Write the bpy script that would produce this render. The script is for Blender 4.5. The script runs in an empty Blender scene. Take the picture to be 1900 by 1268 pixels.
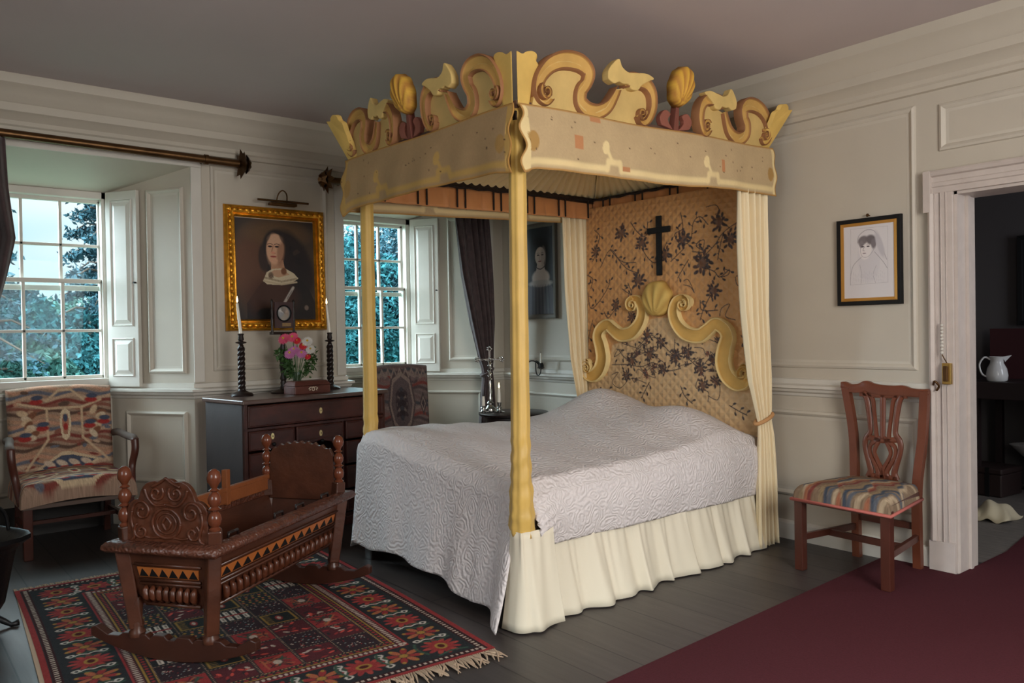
import bpy, math, random
import numpy as np
from mathutils import Vector, Matrix
random.seed(7); rng = np.random.default_rng(7)
S = bpy.context.scene; COL = S.collection; PI = math.pi

# ------------------------------------------------------------------ camera, world, lights, exposure
cam = bpy.data.objects.new('camera', bpy.data.cameras.new('camera')); COL.objects.link(cam); S.camera = cam
CP = Vector((5.57056, -4.42983, 1.30))
R = Matrix(((0.6303995, 0.0020880, 0.7762681), (0.7760956, 0.0195512, -0.6303121), (-0.0164930, 0.9998067, 0.0107046)))
cam.matrix_world = Matrix.Translation(CP) @ R.to_4x4()
cam.data.sensor_width = 36; cam.data.lens = 1483 / 1900 * 36; cam.data.clip_start = .05; cam.data.clip_end = 200
S.view_settings.view_transform = 'Standard'; S.view_settings.look = 'None'
S.view_settings.gamma = 1; S.view_settings.exposure = 0.0

def lin(c):
    c = np.asarray(c, float) / 255
    return np.where(c <= .04045, c / 12.92, ((c + .055) / 1.055) ** 2.4)

W = bpy.data.worlds.new('sky'); S.world = W; W.use_nodes = True
nt = W.node_tree; bg = nt.nodes['Background']
tc = nt.nodes.new('ShaderNodeTexCoord'); nz = nt.nodes.new('ShaderNodeTexNoise'); cr = nt.nodes.new('ShaderNodeValToRGB')
nz.inputs['Scale'].default_value = 5; nz.inputs['Detail'].default_value = 2; nz.inputs['Distortion'].default_value = .6
cr.color_ramp.elements[0].color = (*lin((165, 215, 230)), 1); cr.color_ramp.elements[0].position = .38
cr.color_ramp.elements[1].color = (*lin((236, 240, 244)), 1); cr.color_ramp.elements[1].position = .62
nt.links.new(tc.outputs['Generated'], nz.inputs['Vector']); nt.links.new(nz.outputs['Fac'], cr.inputs['Fac'])
sp = nt.nodes.new('ShaderNodeSeparateXYZ'); nt.links.new(tc.outputs['Generated'], sp.inputs[0])
mr_ = nt.nodes.new('ShaderNodeMapRange'); mr_.interpolation_type = 'SMOOTHSTEP'      # overcast sky: zenith far brighter than the horizon
for k_, v_ in (('From Min', .2), ('From Max', .6), ('To Min', 1.3), ('To Max', 12)): mr_.inputs[k_].default_value = v_
nt.links.new(sp.outputs['Z'], mr_.inputs['Value']); nt.links.new(cr.outputs['Color'], bg.inputs['Color']); nt.links.new(mr_.outputs[0], bg.inputs['Strength'])

def area(name, loc, target, sx, sy, power, col, portal=False):
    l = bpy.data.lights.new(name, 'AREA'); l.shape = 'RECTANGLE'; l.size = sx; l.size_y = sy; l.energy = power; l.color = col
    if portal: l.cycles.is_portal = True
    o = bpy.data.objects.new(name, l); COL.objects.link(o); o.location = loc
    o.rotation_euler = (Vector(target) - Vector(loc)).to_track_quat('-Z', 'Y').to_euler(); return o
area('daylight_portal', (-.62, -3.6, 1.67), (3, -3.6, 1.67), 1.0, 1.3, 1, (1, 1, 1), True)
area('daylight_portal', (-.62, -1.08, 1.67), (3, -1.08, 1.67), .95, 1.3, 1, (1, 1, 1), True)
# soft lamp added as extra sky glow, aimed into the window bays
sun = bpy.data.lights.new('hazy_sun', 'SUN'); sun.energy = 20; sun.angle = math.radians(60); sun.color = (.80, .90, 1.0)
so_ = bpy.data.objects.new('hazy_sun', sun); COL.objects.link(so_); so_.location = (-8, -12, 8); so_.rotation_euler = Vector((.46, .80, -.40)).to_track_quat('-Z', 'Y').to_euler()
# fill light added at unseen openings in the two walls behind the camera
area('window_daylight', (6.72, -2.6, 1.75), (2.5, -1.6, 1.0), 1.7, 1.5, 108, (1.0, .955, .90))
area('window_daylight', (4.2, -6.12, 1.75), (2.6, -1.0, 1.0), 1.7, 1.5, 20, (.95, .97, 1.0))

# ------------------------------------------------------------------ materials
MATS = {}
def mat(name, col, rough=.6, metal=0, bump=0, bscale=60, var=0, vscale=8, spec=.5, vcol=False, wave=None, sheen=0, stretch=(1, 1, 1)):
    if name in MATS: return MATS[name]
    m = bpy.data.materials.new(name); m.use_nodes = True; t = m.node_tree; b = t.nodes['Principled BSDF']
    b.inputs['Roughness'].default_value = rough; b.inputs['Metallic'].default_value = metal
    b.inputs['Specular IOR Level'].default_value = spec
    if sheen: b.inputs['Sheen Weight'].default_value = sheen
    co = t.nodes.new('ShaderNodeTexCoord'); mp = t.nodes.new('ShaderNodeMapping'); mp.inputs['Scale'].default_value = stretch
    t.links.new(co.outputs['Object'], mp.inputs['Vector'])
    src = None
    if vcol:
        a = t.nodes.new('ShaderNodeVertexColor'); a.layer_name = 'col'; src = a.outputs['Color']
    else:
        c = t.nodes.new('ShaderNodeRGB'); c.outputs[0].default_value = (*lin(col), 1); src = c.outputs[0]
    if var:
        n = t.nodes.new('ShaderNodeTexNoise'); n.inputs['Scale'].default_value = vscale; n.inputs['Detail'].default_value = 6
        t.links.new(mp.outputs[0], n.inputs['Vector'])
        r = t.nodes.new('ShaderNodeMapRange'); r.inputs['From Min'].default_value = .3; r.inputs['From Max'].default_value = .7
        r.inputs['To Min'].default_value = 1 - var; r.inputs['To Max'].default_value = 1 + var
        t.links.new(n.outputs['Fac'], r.inputs['Value'])
        mx = t.nodes.new('ShaderNodeVectorMath'); mx.operation = 'SCALE'
        t.links.new(src, mx.inputs[0]); t.links.new(r.outputs[0], mx.inputs['Scale']); src = mx.outputs[0]
    t.links.new(src, b.inputs['Base Color'])
    if bump:
        if wave == 'quilt':      # crossed diagonal stitching
            hs = []
            for ang in (.8, -.8):
                m2 = t.nodes.new('ShaderNodeMapping'); m2.inputs['Rotation'].default_value = (0, ang, 0)
                t.links.new(co.outputs['Object'], m2.inputs['Vector'])
                w = t.nodes.new('ShaderNodeTexWave'); w.bands_direction = 'X'; w.inputs['Scale'].default_value = bscale
                w.inputs['Distortion'].default_value = .4
                t.links.new(m2.outputs[0], w.inputs['Vector']); hs.append(w)
            mm = t.nodes.new('ShaderNodeMath'); mm.operation = 'MULTIPLY'
            p1 = t.nodes.new('ShaderNodeMath'); p1.operation = 'MINIMUM'
            t.links.new(hs[0].outputs['Fac'], p1.inputs[0]); t.links.new(hs[1].outputs['Fac'], p1.inputs[1]); hgt = p1.outputs[0]
        elif wave == 'matelasse':   # raised wavy quilting of the coverlet
            n = t.nodes.new('ShaderNodeTexNoise'); n.inputs['Scale'].default_value = bscale; n.inputs['Detail'].default_value = .6
            t.links.new(mp.outputs[0], n.inputs['Vector'])
            m1 = t.nodes.new('ShaderNodeMath'); m1.operation = 'MULTIPLY'; m1.inputs[1].default_value = 62; t.links.new(n.outputs['Fac'], m1.inputs[0])
            w = t.nodes.new('ShaderNodeMath'); w.operation = 'SINE'; t.links.new(m1.outputs[0], w.inputs[0])
            v = t.nodes.new('ShaderNodeTexVoronoi'); v.inputs['Scale'].default_value = 70
            t.links.new(mp.outputs[0], v.inputs['Vector'])
            ad = t.nodes.new('ShaderNodeMath'); ad.operation = 'MULTIPLY_ADD'; ad.inputs[1].default_value = -1.6
            t.links.new(v.outputs['Distance'], ad.inputs[0]); t.links.new(w.outputs[0], ad.inputs[2]); hgt = ad.outputs[0]
        elif wave == 'carve':
            v = t.nodes.new('ShaderNodeTexVoronoi'); v.inputs['Scale'].default_value = bscale; v.feature = 'SMOOTH_F1'
            t.links.new(mp.outputs[0], v.inputs['Vector']); hgt = v.outputs['Distance']
        else:
            n = t.nodes.new('ShaderNodeTexNoise'); n.inputs['Scale'].default_value = bscale; n.inputs['Detail'].default_value = 4
            t.links.new(mp.outputs[0], n.inputs['Vector']); hgt = n.outputs['Fac']
        bp = t.nodes.new('ShaderNodeBump'); bp.inputs['Strength'].default_value = bump; bp.inputs['Distance'].default_value = .01
        t.links.new(hgt, bp.inputs['Height']); t.links.new(bp.outputs[0], b.inputs['Normal'])
    MATS[name] = m; return m

trimp = mat('moulding paint', (196, 188, 174), .5, bump=.05, bscale=30, var=.03)
paint = mat('stone paint', (190, 181, 166), .55, bump=.06, bscale=30, var=.03, vscale=3)
white = mat('off white gloss paint', (205, 200, 190), .4, bump=.05, bscale=20, var=.03)
chip = mat('chipped door paint', (196, 184, 176), .42, bump=.15, bscale=16, var=.05, vscale=14)
ceilm = mat('ceiling distemper', (196, 184, 182), .9, var=.04, vscale=1.2)
wood = mat('old oak', (76, 42, 28), .33, bump=.25, bscale=26, var=.28, vscale=9, stretch=(1, .25, 1))
carve = mat('carved oak', (84, 44, 27), .35, bump=.6, bscale=34, wave='carve', var=.25, vscale=12)
carvefine = mat('carved oak edge', (88, 50, 36), .36, bump=.8, bscale=75, wave='carve', var=.2, vscale=20)
darkwood = mat('black oak', (34, 24, 22), .35, bump=.15, bscale=30, var=.25, vscale=10)
walnut = mat('walnut veneer', (66, 34, 28), .28, bump=.08, bscale=18, var=.4, vscale=7, stretch=(1, 1, 2.4))
walnutside = mat('worn grey walnut', (54, 48, 48), .45, bump=.1, bscale=18, var=.15, vscale=5)
mahog = mat('mahogany', (104, 55, 36), .32, bump=.1, bscale=24, var=.22, vscale=10, stretch=(1, 1, .25))
mahogdk = mat('dark mahogany', (74, 36, 26), .35, bump=.1, bscale=24, var=.25, vscale=10, stretch=(1, 1, .3))
brass = mat('aged brass', (92, 66, 40), .38, .85, bump=.1, bscale=40, var=.25)
brassbright = mat('brass', (200, 165, 95), .3, .9)
gilt = mat('gilding', (214, 150, 44), .34, .75, bump=.5, bscale=42, var=.25, vscale=20)
giltflat = mat('gold slip', (196, 142, 66), .4, .5)
silver = mat('silver', (200, 198, 196), .2, 1)
iron = mat('black iron', (18, 18, 20), .4, .3, bump=.1)
black = mat('ebony black', (14, 14, 15), .6, spec=.3)
wax = mat('white wax', (238, 232, 220), .5)
ochre = mat('ochre carved covering', (0, 0, 0), .75, bump=.22, bscale=20, vcol=True, var=.10, vscale=9)
yellow = mat('yellow satin', (206, 168, 84), .5, bump=.15, bscale=18, var=.08, vscale=9, sheen=.3)
cream = mat('cream lining', (240, 222, 184), .75, bump=.05, bscale=40, sheen=.2)
skirtm = mat('ivory cotton', (222, 212, 190), .7, bump=.04, bscale=40)
orange = mat('apricot silk', (206, 140, 84), .6, bump=.12, bscale=30, var=.07, sheen=.3)
tentm = mat('pleated yellow silk', (250, 228, 168), .6, bump=.1, bscale=20, sheen=.2)
braid = mat('dark braid', (38, 28, 24), .9, bump=.5, bscale=150)
val = mat('worn linen valance', (0, 0, 0), .85, bump=.2, bscale=60, vcol=True, var=.05, vscale=8)
hbm = mat('quilted embroidered silk', (0, 0, 0), .6, bump=.7, bscale=6.5, wave='quilt', vcol=True, sheen=.3)
cover = mat('white matelasse', (216, 208, 206), .85, bump=.34, bscale=12, wave='matelasse')
rugm = mat('wool rug', (0, 0, 0), .95, bump=.35, bscale=220, vcol=True, spec=.1)
fringe = mat('wool fringe', (176, 152, 128), .95)
carpet = mat('crimson carpet', (74, 35, 40), 1, bump=.35, bscale=260, var=.10, vscale=120, spec=.1)
tap = mat('tapestry', (0, 0, 0), .92, bump=.25, bscale=140, vcol=True, spec=.15)
oil = mat('oil paint', (0, 0, 0), .5, vcol=True, bump=.05, bscale=50, spec=.35)
paper = mat('drawing paper', (0, 0, 0), .7, vcol=True, spec=.2)
curt = mat('brown damask', (62, 46, 46), .75, bump=.3, bscale=24, var=.35, vscale=22, sheen=.3)
green = mat('leaf green', (58, 92, 40), .6, var=.2); stemm = mat('stem green', (70, 100, 60), .6)
pink = mat('pink petals', (226, 92, 128), .7, var=.1); lilac = mat('mauve petals', (206, 130, 182), .7, var=.1)
red = mat('red petals', (208, 30, 44), .7); whitep = mat('white petals', (226, 222, 216), .7)
inlay = mat('orange inlay', (170, 96, 44), .4); floorm = None
navy = mat('dusty blue grey', (52, 58, 70), .8)

def glassmat(name, col, gl=.004, rough=.02):
    m = bpy.data.materials.new(name); m.use_nodes = True; t = m.node_tree; t.nodes.clear()
    o = t.nodes.new('ShaderNodeOutputMaterial'); mx = t.nodes.new('ShaderNodeMixShader'); a = t.nodes.new('ShaderNodeBsdfTransparent')
    g = t.nodes.new('ShaderNodeBsdfGlossy'); g.inputs['Roughness'].default_value = rough; a.inputs['Color'].default_value = (*col, 1)
    mx.inputs[0].default_value = gl; t.links.new(a.outputs[0], mx.inputs[1]); t.links.new(g.outputs[0], mx.inputs[2])
    t.links.new(mx.outputs[0], o.inputs[0]); return m
pane_m = glassmat('window glass', (.93, .98, .98)); vase_m = glassmat('vase glass', (.82, .90, .86), .14)

def emit(name, col, s):
    m = bpy.data.materials.new(name); m.use_nodes = True; b = m.node_tree.nodes['Principled BSDF']
    b.inputs['Base Color'].default_value = (*col, 1); b.inputs['Emission Color'].default_value = (*col, 1); b.inputs['Emission Strength'].default_value = s
    return m
flame = emit('flame', (1, .75, .4), 6)

# dark boards running away from the window wall
floorm = bpy.data.materials.new('dark floorboards'); floorm.use_nodes = True; t = floorm.node_tree; b = t.nodes['Principled BSDF']
co = t.nodes.new('ShaderNodeTexCoord'); br = t.nodes.new('ShaderNodeTexBrick'); br.offset = .37; br.squash = 1
for k, v in dict(Scale=1, **{'Mortar Size': .004, 'Mortar Smooth': .3, 'Bias': 0, 'Brick Width': 2.3, 'Row Height': .21}).items(): br.inputs[k].default_value = v
br.inputs['Color1'].default_value = (*lin((52, 47, 46)), 1); br.inputs['Color2'].default_value = (*lin((68, 61, 58)), 1); br.inputs['Mortar'].default_value = (*lin((12, 10, 10)), 1)
n = t.nodes.new('ShaderNodeTexNoise'); n.inputs['Scale'].default_value = 3; n.inputs['Detail'].default_value = 8
mp = t.nodes.new('ShaderNodeMapping'); mp.inputs['Scale'].default_value = (1, 9, 1)
t.links.new(co.outputs['Object'], mp.inputs[0]); t.links.new(mp.outputs[0], n.inputs['Vector']); t.links.new(co.outputs['Object'], br.inputs['Vector'])
r = t.nodes.new('ShaderNodeMapRange'); r.inputs['To Min'].default_value = .55; r.inputs['To Max'].default_value = 1.4; t.links.new(n.outputs['Fac'], r.inputs['Value'])
sc = t.nodes.new('ShaderNodeVectorMath'); sc.operation = 'SCALE'; t.links.new(br.outputs['Color'], sc.inputs[0]); t.links.new(r.outputs[0], sc.inputs['Scale'])
t.links.new(sc.outputs[0], b.inputs['Base Color']); b.inputs['Roughness'].default_value = .42
bp = t.nodes.new('ShaderNodeBump'); bp.inputs['Strength'].default_value = .25; bp.inputs['Distance'].default_value = .004
t.links.new(n.outputs['Fac'], bp.inputs['Height']); t.links.new(bp.outputs[0], b.inputs['Normal'])

# ------------------------------------------------------------------ mesh tools
class MB:
    def __init__(s): s.v = []; s.f = []; s.c = []
    def add(s, vs, fs, col=None):
        b = len(s.v); s.v += [tuple(p) for p in vs]; s.f += [tuple(b + i for i in f) for f in fs]
        if col is not None: s.c += [tuple(col)] * len(vs)
        return s
    def box(s, x0, y0, z0, x1, y1, z1, M=None, col=None):
        vs = [(x, y, z) for z in (z0, z1) for x, y in ((x0, y0), (x1, y0), (x1, y1), (x0, y1))]
        if M is not None: vs = [M @ Vector(p) for p in vs]
        return s.add(vs, [(3, 2, 1, 0), (4, 5, 6, 7), (0, 1, 5, 4), (1, 2, 6, 5), (2, 3, 7, 6), (3, 0, 4, 7)], col)
    def beam(s, a, b, w, d, up=(0, 0, 1)):     # box along a segment
        a, b = Vector(a), Vector(b); z = (b - a).normalized(); x = Vector(up).cross(z)
        if x.length < 1e-4: x = Vector((1, 0, 0)).cross(z)
        x.normalize(); y = z.cross(x)
        w = w if isinstance(w, tuple) else (w, w); d = d if isinstance(d, tuple) else (d, d)
        vs = []
        for p, ww, dd in ((a, w[0], d[0]), (b, w[1], d[1])):
            for i, j in ((-1, -1), (1, -1), (1, 1), (-1, 1)): vs.append(p + x * ww / 2 * i + y * dd / 2 * j)
        return s.add(vs, [(3, 2, 1, 0), (4, 5, 6, 7), (0, 1, 5, 4), (1, 2, 6, 5), (2, 3, 7, 6), (3, 0, 4, 7)])
    def prism(s, pts, vec, col=None):          # planar 3d polygon swept by vec
        n = len(pts); P = [Vector(p) for p in pts]; Q = [p + Vector(vec) for p in P]
        return s.add(P + Q, [tuple(range(n))[::-1], tuple(range(n, 2 * n))] + [(i, (i + 1) % n, n + (i + 1) % n, n + i) for i in range(n)], col)
    def lathe(s, prof, c=(0, 0, 0), n=20, M=None, twist=None):
        vs = []; m = len(prof)
        for i, (r, z) in enumerate(prof):
            for k in range(n):
                a = 2 * PI * k / n; rr = r * (twist(a, z) if twist else 1)
                p = Vector((rr * math.cos(a), rr * math.sin(a), z))
                if M is not None: p = M @ p
                vs.append(p + Vector(c))
        fs = [(i * n + k, i * n + (k + 1) % n, (i + 1) * n + (k + 1) % n, (i + 1) * n + k) for i in range(m - 1) for k in range(n)]
        fs += [tuple(range(n))[::-1], tuple((m - 1) * n + k for k in range(n))]
        return s.add(vs, fs)
    def tube(s, pts, r, n=8, col=None):
        P = [Vector(p) for p in pts]; m = len(P); vs = []; N = None
        for i, p in enumerate(P):
            t = (P[min(i + 1, m - 1)] - P[max(i - 1, 0)]).normalized()
            if N is None:
                N = t.orthogonal().normalized()
            N = (N - t * N.dot(t)).normalized(); B = t.cross(N)
            rr = r[i] if hasattr(r, '__len__') else r
            vs += [p + (N * math.cos(2 * PI * k / n) + B * math.sin(2 * PI * k / n)) * rr for k in range(n)]
        fs = [(i * n + k, i * n + (k + 1) % n, (i + 1) * n + (k + 1) % n, (i + 1) * n + k) for i in range(m - 1) for k in range(n)]
        fs += [tuple(range(n))[::-1], tuple((m - 1) * n + k for k in range(n))]
        return s.add(vs, fs, col)
    def grid(s, nu, nv, fn, skip=None, closed=False):
        vs = [fn(i / (nu - 1), j / (nv - 1)) for j in range(nv) for i in range(nu)]
        fs = [(j * nu + i, j * nu + i + 1, (j + 1) * nu + i + 1, (j + 1) * nu + i) for j in range(nv - 1) for i in range(nu - 1) if not (skip and skip(i, j))]
        return s.add(vs, fs)
    def ball(s, c, r, n=10, sq=(1, 1, 1)):
        prof = [(r * math.sin(PI * i / n), -r * math.cos(PI * i / n)) for i in range(n + 1)]
        prof[0] = (r * .02, -r); prof[-1] = (r * .02, r)
        return s.lathe(prof, c, n + 4, Matrix.Diagonal(sq))
    def build(s, name, m, parent=None, smooth=0, bevel=0, solid=0, label=None, colors=None, **tags):
        me = bpy.data.meshes.new(name); me.from_pydata(s.v, [], s.f); me.update()
        cs = colors if colors is not None else (s.c if s.c else None)
        if cs is not None:
            ca = me.color_attributes.new('col', 'FLOAT_COLOR', 'POINT')
            a = np.ones((len(s.v), 4), np.float32); a[:, :3] = np.asarray(cs).reshape(-1, 3); ca.data.foreach_set('color', a.ravel())
        me.materials.append(m)
        if smooth:
            me.polygons.foreach_set('use_smooth', [True] * len(me.polygons))
            if smooth < 180: me.set_sharp_from_angle(angle=math.radians(smooth))
        o = bpy.data.objects.new(name, me); COL.objects.link(o)
        if parent: o.parent = parent
        if solid:
            k = o.modifiers.new('thickness', 'SOLIDIFY'); k.thickness = solid; k.offset = 0
        if bevel:
            k = o.modifiers.new('bevel', 'BEVEL'); k.width = bevel; k.segments = 2; k.limit_method = 'ANGLE'; k.angle_limit = math.radians(40)
        if label: o['label'] = label
        for a, b in tags.items(): o[a] = b
        return o

def thing(name, label, cat, loc=(0, 0, 0), rz=0, group=None):
    o = bpy.data.objects.new(name, None); COL.objects.link(o); o.location = loc; o.rotation_euler = (0, 0, rz); o.empty_display_size = .1
    o['label'] = label; o['category'] = cat
    if group: o['group'] = group
    return o
def st(mb, name, m, **k): return mb.build(name, m, kind='structure', **k)

def smoothpath(pts, n=6, closed=False):
    P = [np.array(p, float) for p in pts]; out = []
    for i in range(len(P) - 1):
        a = P[max(i - 1, 0)]; b_, c = P[i], P[i + 1]; d = P[min(i + 2, len(P) - 1)]
        for k in range(n):
            u = k / n; out.append(.5 * ((2 * b_) + (-a + c) * u + (2 * a - 5 * b_ + 4 * c - d) * u * u + (-a + 3 * b_ - 3 * c + d) * u ** 3))
    out.append(P[-1]); return out

def sweep(path, prof, mb=None, closed=False):
    """mitred moulding: path of (x,y), room on its left; prof (out, z)"""
    mb = mb or MB(); n = len(path); rows = []
    for i in range(n):
        p = Vector(path[i]); d1 = (p - Vector(path[i - 1])).normalized() if (i or closed) else None
        d2 = (Vector(path[(i + 1) % n]) - p).normalized() if (i < n - 1 or closed) else None
        n1 = Vector((-d1.y, d1.x)) if d1 else None; n2 = Vector((-d2.y, d2.x)) if d2 else None
        if n1 is None: m = n2
        elif n2 is None: m = n1
        else: m = (n1 + n2) / max(.2, 1 + n1.dot(n2))
        rows.append([(p.x + m.x * o, p.y + m.y * o, z) for o, z in prof])
    k = len(prof); vs = [v for r in rows for v in r]; fs = []
    for i in range(n if closed else n - 1):
        j = (i + 1) % n
        fs += [(i * k + a, j * k + a, j * k + a + 1, i * k + a + 1) for a in range(k - 1)]
    return mb.add(vs, fs)

def frame3(origin, ux, uy, rect, prof):
    """picture/panel moulding: rectangle (u0,v0,u1,v1) in plane (ux,uy), prof (inset, height) swept with mitres"""
    O, X, Y = Vector(origin), Vector(ux).normalized(), Vector(uy).normalized(); N = X.cross(Y)
    u0, v0, u1, v1 = rect; mb = MB(); vs = []; k = len(prof)
    for cu, cv, su, sv in ((u0, v0, 1, 1), (u1, v0, -1, 1), (u1, v1, -1, -1), (u0, v1, 1, -1)):
        for ins, h in prof: vs.append(O + X * (cu + su * ins) + Y * (cv + sv * ins) + N * h)
    fs = [(c * k + a, ((c + 1) % 4) * k + a, ((c + 1) % 4) * k + a + 1, c * k + a + 1) for c in range(4) for a in range(k - 1)]
    return mb.add(vs, fs)

# ---- painting canvases: colours per vertex of a dense grid
class Cv:
    def __init__(s, w, h, res, bgc):
        s.w, s.h, s.res = w, h, res; s.nx, s.ny = int(w / res) + 1, int(h / res) + 1
        s.X, s.Y = np.meshgrid(np.linspace(0, w, s.nx), np.linspace(0, h, s.ny)); s.a = np.empty((s.ny, s.nx, 3)); s.a[:] = lin(bgc)
    def mix(s, m, col, sl=None):
        a = s.a if sl is None else s.a[sl]; m = np.clip(m, 0, 1)[..., None]; a[...] = a * (1 - m) + lin(col) * m
    def sl(s, x0, y0, x1, y1):
        i0 = max(0, int(x0 / s.w * (s.nx - 1)) - 1); i1 = min(s.nx, int(x1 / s.w * (s.nx - 1)) + 3)
        j0 = max(0, int(y0 / s.h * (s.ny - 1)) - 1); j1 = min(s.ny, int(y1 / s.h * (s.ny - 1)) + 3)
        return (slice(j0, max(j0, j1)), slice(i0, max(i0, i1)))
    def ell(s, cx, cy, rx, ry, col, soft=.15, rot=0, al=1):
        R_ = max(rx, ry) * (1 + soft); q = s.sl(cx - R_, cy - R_, cx + R_, cy + R_); X, Y = s.X[q] - cx, s.Y[q] - cy
        c, n_ = math.cos(rot), math.sin(rot); d = np.hypot((X * c + Y * n_) / rx, (-X * n_ + Y * c) / ry)
        s.mix(al * np.clip((1 + soft - d) / (soft + 1e-6), 0, 1), col, q)
    def ring(s, cx, cy, rx, ry, th, col, al=1):
        d = np.hypot((s.X - cx) / rx, (s.Y - cy) / ry); s.mix(al * np.clip(1.5 - np.abs(d - 1) / th, 0, 1), col)
    def rect(s, x0, y0, x1, y1, col, al=1):
        q = s.sl(x0, y0, x1, y1); X, Y = s.X[q], s.Y[q]; s.mix(al * ((X >= x0) & (X <= x1) & (Y >= y0) & (Y <= y1)), col, q)
    def line(s, pts, wd, col, al=1, sm=0):
        if sm: pts = smoothpath(pts, sm)
        for (x0, y0), (x1, y1) in zip(pts[:-1], pts[1:]):
            q = s.sl(min(x0, x1) - wd, min(y0, y1) - wd, max(x0, x1) + wd, max(y0, y1) + wd); X, Y = s.X[q], s.Y[q]
            L2 = (x1 - x0) ** 2 + (y1 - y0) ** 2 + 1e-12; u = np.clip(((X - x0) * (x1 - x0) + (Y - y0) * (y1 - y0)) / L2, 0, 1)
            d = np.hypot(X - x0 - u * (x1 - x0), Y - y0 - u * (y1 - y0)); s.mix(al * np.clip(1.5 - d / (wd / 2), 0, 1), col, q)
    def poly(s, pts, col, al=1):
        xs = [p[0] for p in pts]; ys = [p[1] for p in pts]; q = s.sl(min(xs), min(ys), max(xs), max(ys)); X, Y = s.X[q], s.Y[q]
        ins = np.zeros(X.shape, bool)
        for (x0, y0), (x1, y1) in zip(pts, pts[1:] + pts[:1]):
            if y0 == y1: continue
            ins ^= ((Y < y0) != (Y < y1)) & (X < (x1 - x0) * (Y - y0) / (y1 - y0) + x0)
        s.mix(al * ins, col, q)
    def noise(s, amp, sx=1):
        n_ = rng.normal(0, 1, (s.ny, s.nx)); s.a *= (1 + amp * n_)[..., None]; s.a = np.clip(s.a, 0, 1)
    def mesh(s, fn):
        """fn(U,V) arrays in 0..1 (V down) -> x,y,z arrays"""
        U, V = np.meshgrid(np.linspace(0, 1, s.nx), np.linspace(0, 1, s.ny)); x, y, z = fn(U, V)
        mb = MB(); mb.v = np.stack([x + 0 * U, y + 0 * U, z + 0 * U], -1).reshape(-1, 3)
        idx = np.arange(s.nx * s.ny).reshape(s.ny, s.nx)
        mb.f = np.stack([idx[:-1, :-1], idx[1:, :-1], idx[1:, 1:], idx[:-1, 1:]], -1).reshape(-1, 4)
        return mb
    def build(s, name, m, fn, **k):
        mb = s.mesh(fn); mb.f = [tuple(f) for f in mb.f.tolist()]; mb.v = mb.v.tolist(); return mb.build(name, m, colors=s.a, smooth=180, **k)

# ================================================================== SETTING
CH = 2.85
st(MB().box(-.9, -6.3, -.12, 7.0, .3, 0), 'floor', floorm)
st(MB().box(-.8, -6.3, CH, 6.9, .25, CH + .15), 'ceiling', ceilm)
wl = MB()
def fp(pts, z0, z1, mb): mb.prism([(x, y, z0) for x, y in pts], (0, 0, z1 - z0))
fp([(0, -2.69), (0, -1.556), (-.78, -1.556), (-.78, -3.07), (-.6, -3.07)], 0, CH, wl)
fp([(0, -.18), (0, .22), (-.78, .22), (-.78, -.585), (-.6, -.585)], 0, CH, wl)
fp([(0, -4.5), (-.6, -4.12), (-.78, -4.12), (-.78, -6.2), (0, -6.2)], 0, CH, wl)
for y0, y1, a0, a1 in ((-4.12, -3.07, -4.5, -2.69), (-1.556, -.585, -1.556, -.18)):
    wl.box(-.78, y0, 0, -.6, y1, .985)
    wl.prism([(0, a0, 2.46), (-.6, y0, 2.335), (-.78, y0, 2.335), (-.78, y0, CH), (0, a0, CH)], (0, 0, 0)) if 0 else None
    vs = [(0, a0, 2.46), (0, a1, 2.46), (-.6, y1, 2.335), (-.6, y0, 2.335), (-.78, y1, 2.335), (-.78, y0, 2.335)]
    top = [(0, a0, CH), (0, a1, CH), (-.6, y1, CH), (-.6, y0, CH), (-.78, y1, CH), (-.78, y0, CH)]
    wl.add(vs + top, [(0, 1, 2, 3), (3, 2, 4, 5), (6, 9, 8, 7), (9, 11, 10, 8), (0, 6, 7, 1), (4, 10, 11, 5), (0, 3, 9, 6), (1, 7, 8, 2), (3, 5, 11, 9), (2, 8, 10, 4)])
st(wl, 'wall_left', paint)
wr = MB(); wr.box(0, 0, 0, 3.79, .22, CH); wr.box(3.79, 0, 2.0, 4.75, .22, CH); wr.box(4.75, 0, 0, 6.9, .22, CH)
st(wr, 'wall_right', paint)
wb = MB(); wb.box(6.5, -1.75, 0, 6.7, 0, CH); wb.box(6.5, -6.2, 0, 6.7, -3.45, CH); wb.box(6.5, -3.45, 0, 6.7, -1.75, 1.0); wb.box(6.5, -3.45, 2.5, 6.7, -1.75, CH)
st(wb, 'wall_back', paint)
wf = MB(); wf.box(-.78, -6.3, 0, 3.35, -6.0, CH); wf.box(5.05, -6.3, 0, 6.7, -6.0, CH); wf.box(3.35, -6.3, 0, 5.05, -6.0, 1.0); wf.box(3.35, -6.3, 2.5, 5.05, -6.0, CH)
st(wf, 'wall_front', paint)

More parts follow.
